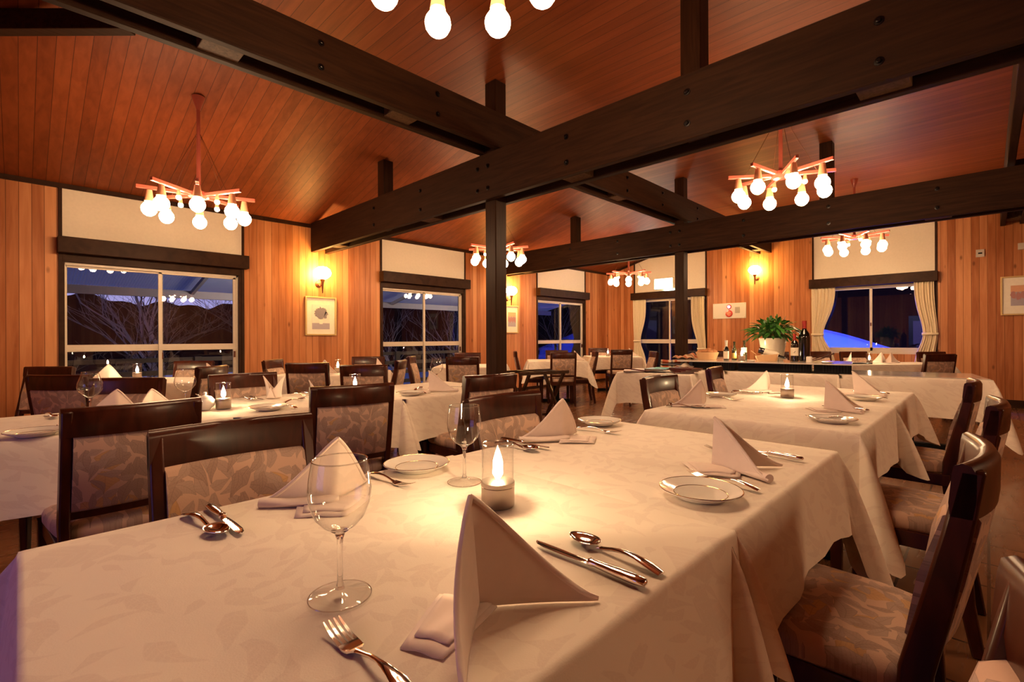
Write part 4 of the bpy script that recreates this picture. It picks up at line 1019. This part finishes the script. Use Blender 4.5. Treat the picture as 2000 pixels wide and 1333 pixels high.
# bread basket
def weave_basket(name, s, w, a, b, h, label, rz=0):
    x, y = bp(s, w); t = thing(name, label, 'basket', (x, y, SZ+.001), BD+rz)
    m = MB()
    def ring_(k, z, wob): return [Vector(((a*k+wob*math.sin(24*2*PI*j/48))*math.cos(2*PI*j/48), (b*k+wob*math.sin(24*2*PI*j/48))*math.sin(2*PI*j/48), z)) for j in range(48)]
    rs = []
    for i in range(13): 
        f = i/12; rs.append(ring_(.78+.22*f+.012*(i % 2), h*f, .003 if i % 2 else -.003))
    rs += [ring_(1.0, h+.006, 0), ring_(.95, h+.004, 0)]
    rs += [ring_(.93-.2*f, h*(1-f)+.006, 0) for f in (0, .5, 1)]
    m.ring(rs, True, (True, True)); m.build('body', 'wicker', t, smooth=30)
    return t
weave_basket('bread_basket', -.212, .38, .135, .10, .085, 'woven basket full of bread rolls on the board')
k = 0
for i, (dx, dy, dz) in enumerate(((-.07, -.03, .075), (-.02, -.04, .08), (.04, -.035, .075), (.08, 0, .075), (-.045, .03, .08), (.015, .02, .095), (.06, .045, .08))):
    x, y = bp(-.212+dx, .38+dy); m = MB(); m.sphere((0, 0, 0), .034, 14, 8, 1.25, .9, .75); o = m.build('bread_roll', 'bread_crust', None, smooth=True); o.location = (x, y, SZ+dz+.022); o.rotation_euler = (0, 0, i*1.3)
    tag(o, 'brown bread roll heaped in the woven basket', 'bread', 'bread rolls in the basket')
# wine cradle basket with a cloth wrapped bottle
t = thing('cradle_basket', 'small pink wicker cradle for a wrapped bottle', 'basket', (*bp(.46, .30), SZ+.001), BD)
m = MB(); rs = []
for z, k in ((0, .82), (.02, .88), (.045, .95), (.07, 1.0), (.072, .94), (.02, .82)): rs.append([Vector((.12*k*(abs(math.cos(2*PI*j/40))**.6)*math.copysign(1, math.cos(2*PI*j/40)), .055*k*(abs(math.sin(2*PI*j/40))**.6)*math.copysign(1, math.sin(2*PI*j/40)), z+(.012*math.cos(2*PI*j/40) if z > .04 else 0))) for j in range(40)])
m.ring(rs); m.build('body', 'wicker', t, smooth=40)
m = MB(); m.tube([(-.11, 0, .07), (-.15, .0, .105), (-.165, 0, .115)], .004, 6); m.build('handle', 'wicker', t, smooth=True)
t = thing('wrapped_bottle', 'bottle wrapped in a pale cloth lying in the wicker cradle', 'bottle', (*bp(.46, .30), SZ+.078), BD)
Mx = Matrix.Rotation(R(-72), 4, 'Y')
m = MB(); m.lathe([(.0, -.12), (.036, -.118), (.037, .06), (.014, .10), (.013, .16), (0, .161)], 24, M=Matrix.Translation((.03, 0, .012)) @ Mx @ Matrix.Rotation(PI, 4, 'X')); m.build('body', 'bottle_dark', t, smooth=40)
m = MB(); m.lathe([(.039, -.06), (.041, .0), (.040, .06), (.030, .09)], 24, caps=(False, False), M=Matrix.Translation((.03, 0, .012)) @ Mx @ Matrix.Rotation(PI, 4, 'X')); m.build('wrap', 'label_cream', t, smooth=40)
# potted plant
t = thing('potted_plant', 'leafy green plant in a white pot on the board', 'plant', (*bp(.487, .56), SZ+.001), BD)
m = MB(); m.lathe([(0, 0), (.105, 0), (.11, .006), (.145, .235), (.15, .25), (.15, .262), (.142, .262), (.135, .235), (0, .235)], 36); m.build('pot', 'pot_glaze', t, smooth=40)
m = MB(); m.lathe([(.137, .236), (0, .245)], 24); m.build('soil', 'soil', t)
rnd = random.Random(5); m1 = MB(); m2 = MB(); ms = MB()
for i in range(260):
    a = rnd.uniform(0, 2*PI); reach = rnd.uniform(.04, .245); up = rnd.uniform(.02, .17)*(1.1-reach*1.8)+.03; droop = rnd.uniform(.0, .22)*reach/.25
    p0 = Vector((.06*math.cos(a), .06*math.sin(a), .24)); p1 = Vector((reach*math.cos(a), reach*math.sin(a), .26+up*1.15-droop*.3))
    ln = rnd.uniform(.07, .125); w = ln*rnd.uniform(.17, .25); d = (p1-p0).normalized(); tipd = Vector((d.x, d.y, d.z-.9*rnd.uniform(.2, 1.2))).normalized()
    side = d.cross(Vector((0, 0, 1))).normalized(); side = (side+Vector((0, 0, rnd.uniform(-.4, .4)))).normalized(); nrm = side.cross(tipd).normalized()
    mm = m1 if rnd.random() < .62 else m2; vs = []
    for j in range(6):
        f = j/5; c = p1+tipd*(ln*f)+Vector((0, 0, -.035*f*f)); ww = w*math.sin(PI*(.08+.92*f))**.8 if f < 1 else .0005
        vs += [c-side*ww, c+nrm*(.004), c+side*ww]
    mm.add(vs, [(3*j+q, 3*j+q+1, 3*j+4+q, 3*j+3+q) for j in range(5) for q in (0, 1)])
    if i % 2 == 0: ms.tube([p0, (p0+p1)/2+Vector((0, 0, .04)), p1], .002, 4)
fo = m1.build('foliage', 'leaf_green', t, smooth=True); m2.build('dark_leaves', 'leaf_green_dark', fo, smooth=True); ms.build('stems', 'leaf_green_dark', fo)
# jar of dark handled servers, glass jars, papers, small dishes
t = thing('serving_jar', 'small pale jar beside the very large wine bottle', 'jar', (*bp(.875, .26), SZ+.001), BD)
m = MB(); m.lathe([(0, 0), (.028, 0), (.03, .005), (.03, .05), (.026, .06), (.024, .058), (.024, .01), (0, .01)], 24); m.build('body', 'china', t, smooth=40)
for i, (dx, lb) in enumerate(((.05, 'brown wooden handle of a serving tool, the lower one'), (.10, 'brown wooden handle of a serving tool, the upper one'))):
    x, y = bp(.90+dx, .34+.05*i); m = MB(); m.tube([(-.10, 0, .006), (-.02, 0, .034), (.03, 0, .058), (.10, 0, .094)], [(.006, .004), (.007, .006), (.012, .008), (.011, .008)], 10); o = m.build('serving_tool', 'socket_wood' if 0 else 'mahogany', None, smooth=True); o.location = (x, y, SZ+.003); o.rotation_euler = (0, 0, BD); tag(o, lb, 'serving tool')
for s_, w_, r_, lb in ((1.04, .12, .07, 'flat white dish on the board by the tool handles'), (.33, .10, .045, 'tiny white dish on the board below the wicker cradle')):
    x, y = bp(s_, w_); m = MB(); m.lathe([(0, .003), (r_*.6, 0), (r_, .012), (r_*.97, .014), (r_*.6, .005), (0, .005)], 28, caps=(False, False)); o = m.build('dish', 'china', None, smooth=40); o.location = (x, y, SZ+.001); tag(o, lb, 'dish')
x, y = fr(4.72+.25, 6.95); m = MB(); m.box(-.15, .15, -.10, .10, 0, .012); o = m.build('tray', 'menu_black', None, bevel=.004); o.location = (x-.12, y, TT); o.rotation_euler = (0, 0, FRONT); tag(o, 'black tray at the left end of the table under the snow window', 'tray')
t = thing('wire_rack', 'tiny wire card rack behind the wicker cradle', 'rack', (*bp(.62, .40), SZ+.001), BD)
m = MB(); m.tube([(-.06, 0, 0), (-.06, 0, .03), (.06, 0, .04), (.06, 0, 0)], .002, 5); m.tube([(-.06, .04, 0), (-.06, .04, .03), (.06, .04, .04), (.06, .04, 0)], .002, 5); m.bar((-.06, 0, .002), (-.06, .04, .002), .004, .004); m.bar((.06, 0, .002), (.06, .04, .002), .004, .004); m.build('wires', 'dark_steel', t)
# blanket and towel
def heap(name, mat, cx, cy, z, lx, ly, h, rz, label, layers, cat):
    t = MB()
    for k in range(layers):
        zz = h*k/layers; th = h/layers*.86
        def f(u, v, zz=zz, th=th, k=k):
            a = 2*PI*v; cx_ = math.copysign(abs(math.cos(a))**.5, math.cos(a)); sz = math.copysign(abs(math.sin(a))**.7, math.sin(a))
            w = ly/2*(1-.03*k); 
            return Vector((lx*(u-.5)*(1-.02*k)+.004*math.sin(5*u+k), w*cx_, zz+th/2+th/2*sz+.006*math.sin(7*u+1.3*k)*(k+1)/layers))
        t.grid(f, 16, 20)
    o = t.build(name, mat, None, smooth=60); o.location = (cx, cy, z); o.rotation_euler = (0, 0, rz); return tag(o, label, cat)
heap('folded_blanket', 'striped_blanket', *bp(-.56, .20), TT+.002, .34, .26, .105, R(-62), 'folded red and grey striped blanket behind the menus', 3, 'blanket')
m = MB(); rnd = random.Random(3)
m.grid(lambda u, v: Vector((.34*(u-.5), .24*(v-.5), .012+.05*math.exp(-((u-.55)/.3)**2-((v-.5)/.3)**2)+.018*math.sin(9*u+3*v)*math.sin(5*v)+.008*math.sin(21*u))), 30, 20)
o = m.build('towel', 'striped_towel', None, smooth=60, solid=.004); o.location = (*bp(-.46, .46), SZ+.004); o.rotation_euler = (0, 0, BD); tag(o, 'crumpled orange striped towel left of the bread basket', 'towel')
m = MB(); m.grid(lambda u, v: Vector((.20*(u-.5), .16*(v-.5), .02+.04*math.sin(PI*u)*math.sin(PI*v)+.010*math.sin(11*u+4*v))), 20, 16); o = m.build('towel', 'white_cloth_seam', None, smooth=60, solid=.004); o.location = (*bp(-.40, .10), TT+.004); o.rotation_euler = (0, 0, BD); tag(o, 'crumpled white cloth between the blanket and the black crate', 'towel')
# menus
def menu(x, y, rz, z, mat, label, w=.23, l=.31):
    t = thing('menu_folder', label, 'menu', (x, y, z), rz, 'menus on the side table')
    m = MB(); m.box(-w/2, w/2, -l/2, l/2, 0, .003); m.box(-w/2, w/2, -l/2, l/2, .009, .012); m.box(-w/2, -w/2+.004, -l/2, l/2, 0, .012); m.build('cover', mat, t, bevel=.0015)
    m = MB(); m.box(-w/2+.006, w/2-.006, -l/2+.006, l/2-.006, .003, .009); m.build('pages', 'label_cream', t)
menu(4.885, 2.86, R(-60), TT, 'menu_leather', 'dark red menu at the left front of the side table')
menu(4.955, 2.74, R(-30), TT+.013, 'menu_leather', 'dark red menu lying partly on the first menu')
menu(4.99, 2.62, R(-75), TT+.026, 'menu_black', 'black menu with a teal card on it')
m = MB(); m.box(-.09, .09, -.10, .10, 0, .002); o = m.build('card', 'teal_card', None); o.location = (5.06, 2.60, TT+.0395); o.rotation_euler = (0, 0, R(-70)); tag(o, 'teal card on the black menu', 'card')
for i in range(4): menu(5.03+.012*(i % 2), 2.36-.012*i, R(-55+14*i), TT+.0135*i, 'menu_leather', ['lowest', 'second', 'third', 'topmost'][i]+' dark red menu of the pile next to the chair', .20, .29)
# folding tray stand on the open floor
t = thing('tray_stand', 'folding dark wooden tray stand right of the nearest column', 'stand', (*fr(.30, 6.35), 0), R(-14))
for s in (-1, 1):
    y = .20*s
    m = MB(); m.bar((-.36, y, .66), (.40, y, .66), .03, .04); m.build('rail', 'walnut_stand', t, bevel=.005)
for x in (-.24, .30):
    for s in (-1, 1):
        m = MB(); m.bar((x+.018*s, -.20*s, .65), (x+.018*s, .20*s, .02), .028, .045); m.build('leg', 'walnut_stand', t, bevel=.004)
m = MB(); m.bar((-.24, .18, .06), (.30, .18, .06), .025, .03); m.build('stretcher', 'walnut_stand', t, bevel=.003)
for x in (-.15, .05, .22):
    m = MB(); m.box(x-.02, x+.02, -.19, .19, .676, .680); m.build('strap', 'menu_black', t)

# ------------------------------------------------------------------ outside: deck, railing, eave, garden and snow
m = MB(); m.box(-6, 11.4, YL+.15, 9.6, -.12, -.04); struct(m.build('deck_floor', 'deck_wood'), 'dark timber deck outside the long wall', 'deck')
t = structE('deck_railing', 'dark horizontal board railing of the deck', 'railing')
for z0, z1 in ((.74, .81), (.53, .61), (.32, .40), (.11, .19)):
    m = MB(); m.box(-6, 11.4, 9.42, 9.46, z0, z1); m.build('board', 'deck_wood', t)
for i in range(9):
    m = MB(); m.box(-5.6+1.91*i, -5.5+1.91*i, 9.36, 9.42, -.04, .82); m.build('post', 'deck_wood', t)
t = structE('eave_roof', 'corrugated translucent eave over the deck', 'roof')
m = MB()
n = 1000; vs = []
for i in range(n+1):
    x = -6+17.4*i/n; dz = .011*(1 if i % 2 else -1)
    vs += [(x, YL+.16, 2.46+dz), (x, 9.75, 1.93+dz)]
m.add(vs, [(2*i, 2*i+1, 2*i+3, 2*i+2) for i in range(n)]); m.build('sheet', 'corrugated_sheet', t)
m = MB(); m.box(-6, 11.4, 9.52, 9.60, 1.79, 1.915); m.build('fascia', 'fascia_paint', t)
m = MB(); m.box(-6, 11.4, 8.4, 8.46, 2.09, 2.16); m.build('purlin', 'fascia_paint', t)
for i in range(9):
    m = MB(); m.bar((-5.6+1.91*i, YL+.17, 2.40), (-5.6+1.91*i, 9.55, 1.88), .05, .06); m.build('rafter', 'fascia_paint', t)
# wooded hill against the dusk
m = MB(); rnd = random.Random(11)
def hill(u, v):
    x = -60+190*u; y = 38+14*v+8*math.sin(u*5)
    h = (4.5+.004*max(0, x)+.5*math.sin(u*23)+.35*math.sin(u*61+1)+.22*math.sin(u*190)+.18*math.sin(u*431))
    return Vector((x, y, -1.5+(h+1.5)*math.sin(PI/2*v)))
m.grid(hill, 420, 8); tag(m.build('hillside', 'hill_dark'), 'dark wooded hillside under the dusk sky', 'hill', kind='structure')
m = MB(); m.box(-40, 10.95, 9.6, 40, -1.6, -1.5); m.box(10.95, 60, -30, 40, -1.6, -1.5); tag(m.build('snow_ground', 'snow'), 'snow covered garden ground', 'ground', kind='structure')
m = MB()
def bank(u, v):
    y = 4.6-9.1*u; crest = .32+(y-0.0)*.318+.02*math.sin(y*3)
    return Vector((13.6+1.2*v+.6*math.sin(v*PI), y, (-1.55 if v == 0 else -1.55+(crest+1.55)*math.sin(PI/2*v)) if crest > -1.4 else -1.55))
m.grid(bank, 40, 10); m.grid(lambda u, v: bank(u, 1)+Vector((3*v, 0, -.6*v)), 40, 2); tag(m.build('snow_bank', 'snow', smooth=True), 'snow bank lit blue outside the end window', 'snow', kind='structure')
m = MB()
def east(u, v):
    y = -32+80*u; h = 7.5+1.2*math.sin(u*19)+.8*math.sin(u*67)+.5*math.sin(u*211)
    return Vector((24+5*v, y, -1.5+(h+1.5)*math.sin(PI/2*v)))
m.grid(east, 260, 8); tag(m.build('hillside', 'hill_dark'), 'dark wooded slope beyond the snow bank', 'hill', kind='structure')
def tree(x, y, z0, H, mat, label, seed, spread=.55, depth=5, r0=.06):
    rnd = random.Random(seed); t = thing('bare_tree', label, 'tree', (x, y, z0), 0, 'bare garden trees'); br = MB(); tr = MB(); cnt = [0]
    def grow(p, d, L, r, lv):
        pts = [p]; dd = d.copy()
        for k in range(3):
            dd = (dd+Vector((rnd.uniform(-.16, .16), rnd.uniform(-.16, .16), .05))).normalized(); pts.append(pts[-1]+dd*(L/3))
        (tr if lv == 0 else br).tube(pts, [r, r*.86, r*.74, r*.62], 6 if lv < 2 else 4)
        if lv >= depth: return
        for c in range(4 if lv < 2 else 3 if lv < 4 else 2):
            a = rnd.uniform(0, 2*PI); ax = Vector((math.cos(a), math.sin(a), rnd.uniform(-.1, .3)))
            nd = (dd*(1-spread*.4)+ax*spread*rnd.uniform(.6, 1.2)).normalized()
            q = pts[rnd.choice((1, 2, 3, 3))]; grow(q, nd, L*rnd.uniform(.60, .80), max(.0035, r*.48), lv+1)
    grow(Vector((0, 0, 0)), Vector((rnd.uniform(-.1, .1), rnd.uniform(-.1, .1), 1)).normalized(), H*.38, r0, 0)
    tr.build('trunk', mat, t, smooth=True); br.build('branches', mat, t)
tree(2.7, 15.2, -1.5, 6.0, 'pale_bark', 'slender bare tree behind the wide deck window, the paler trunk', 21, depth=5, r0=.10)
tree(1.6, 12.6, -1.5, 4.4, 'bark', 'bushy bare tree filling the left half of the wide deck window', 22, .75, 5, .06)
tree(4.4, 13.5, -1.5, 4.6, 'bark', 'bare tree at the right part of the wide deck window', 23, .7, 5, .05)
tree(8.2, 12.4, -1.5, 4.6, 'pale_bark', 'pale bare tree in the left half of the second deck window', 24, .5, 5, .045)
tree(10.6, 13.2, -1.5, 5.0, 'pale_bark', 'pale bare tree in the right half of the second deck window', 25, .5, 5, .05)
tree(16.0, 13.0, -1.5, 5.2, 'bark', 'bare tree seen through the narrow looking deck window', 26, .6, 4, .06)
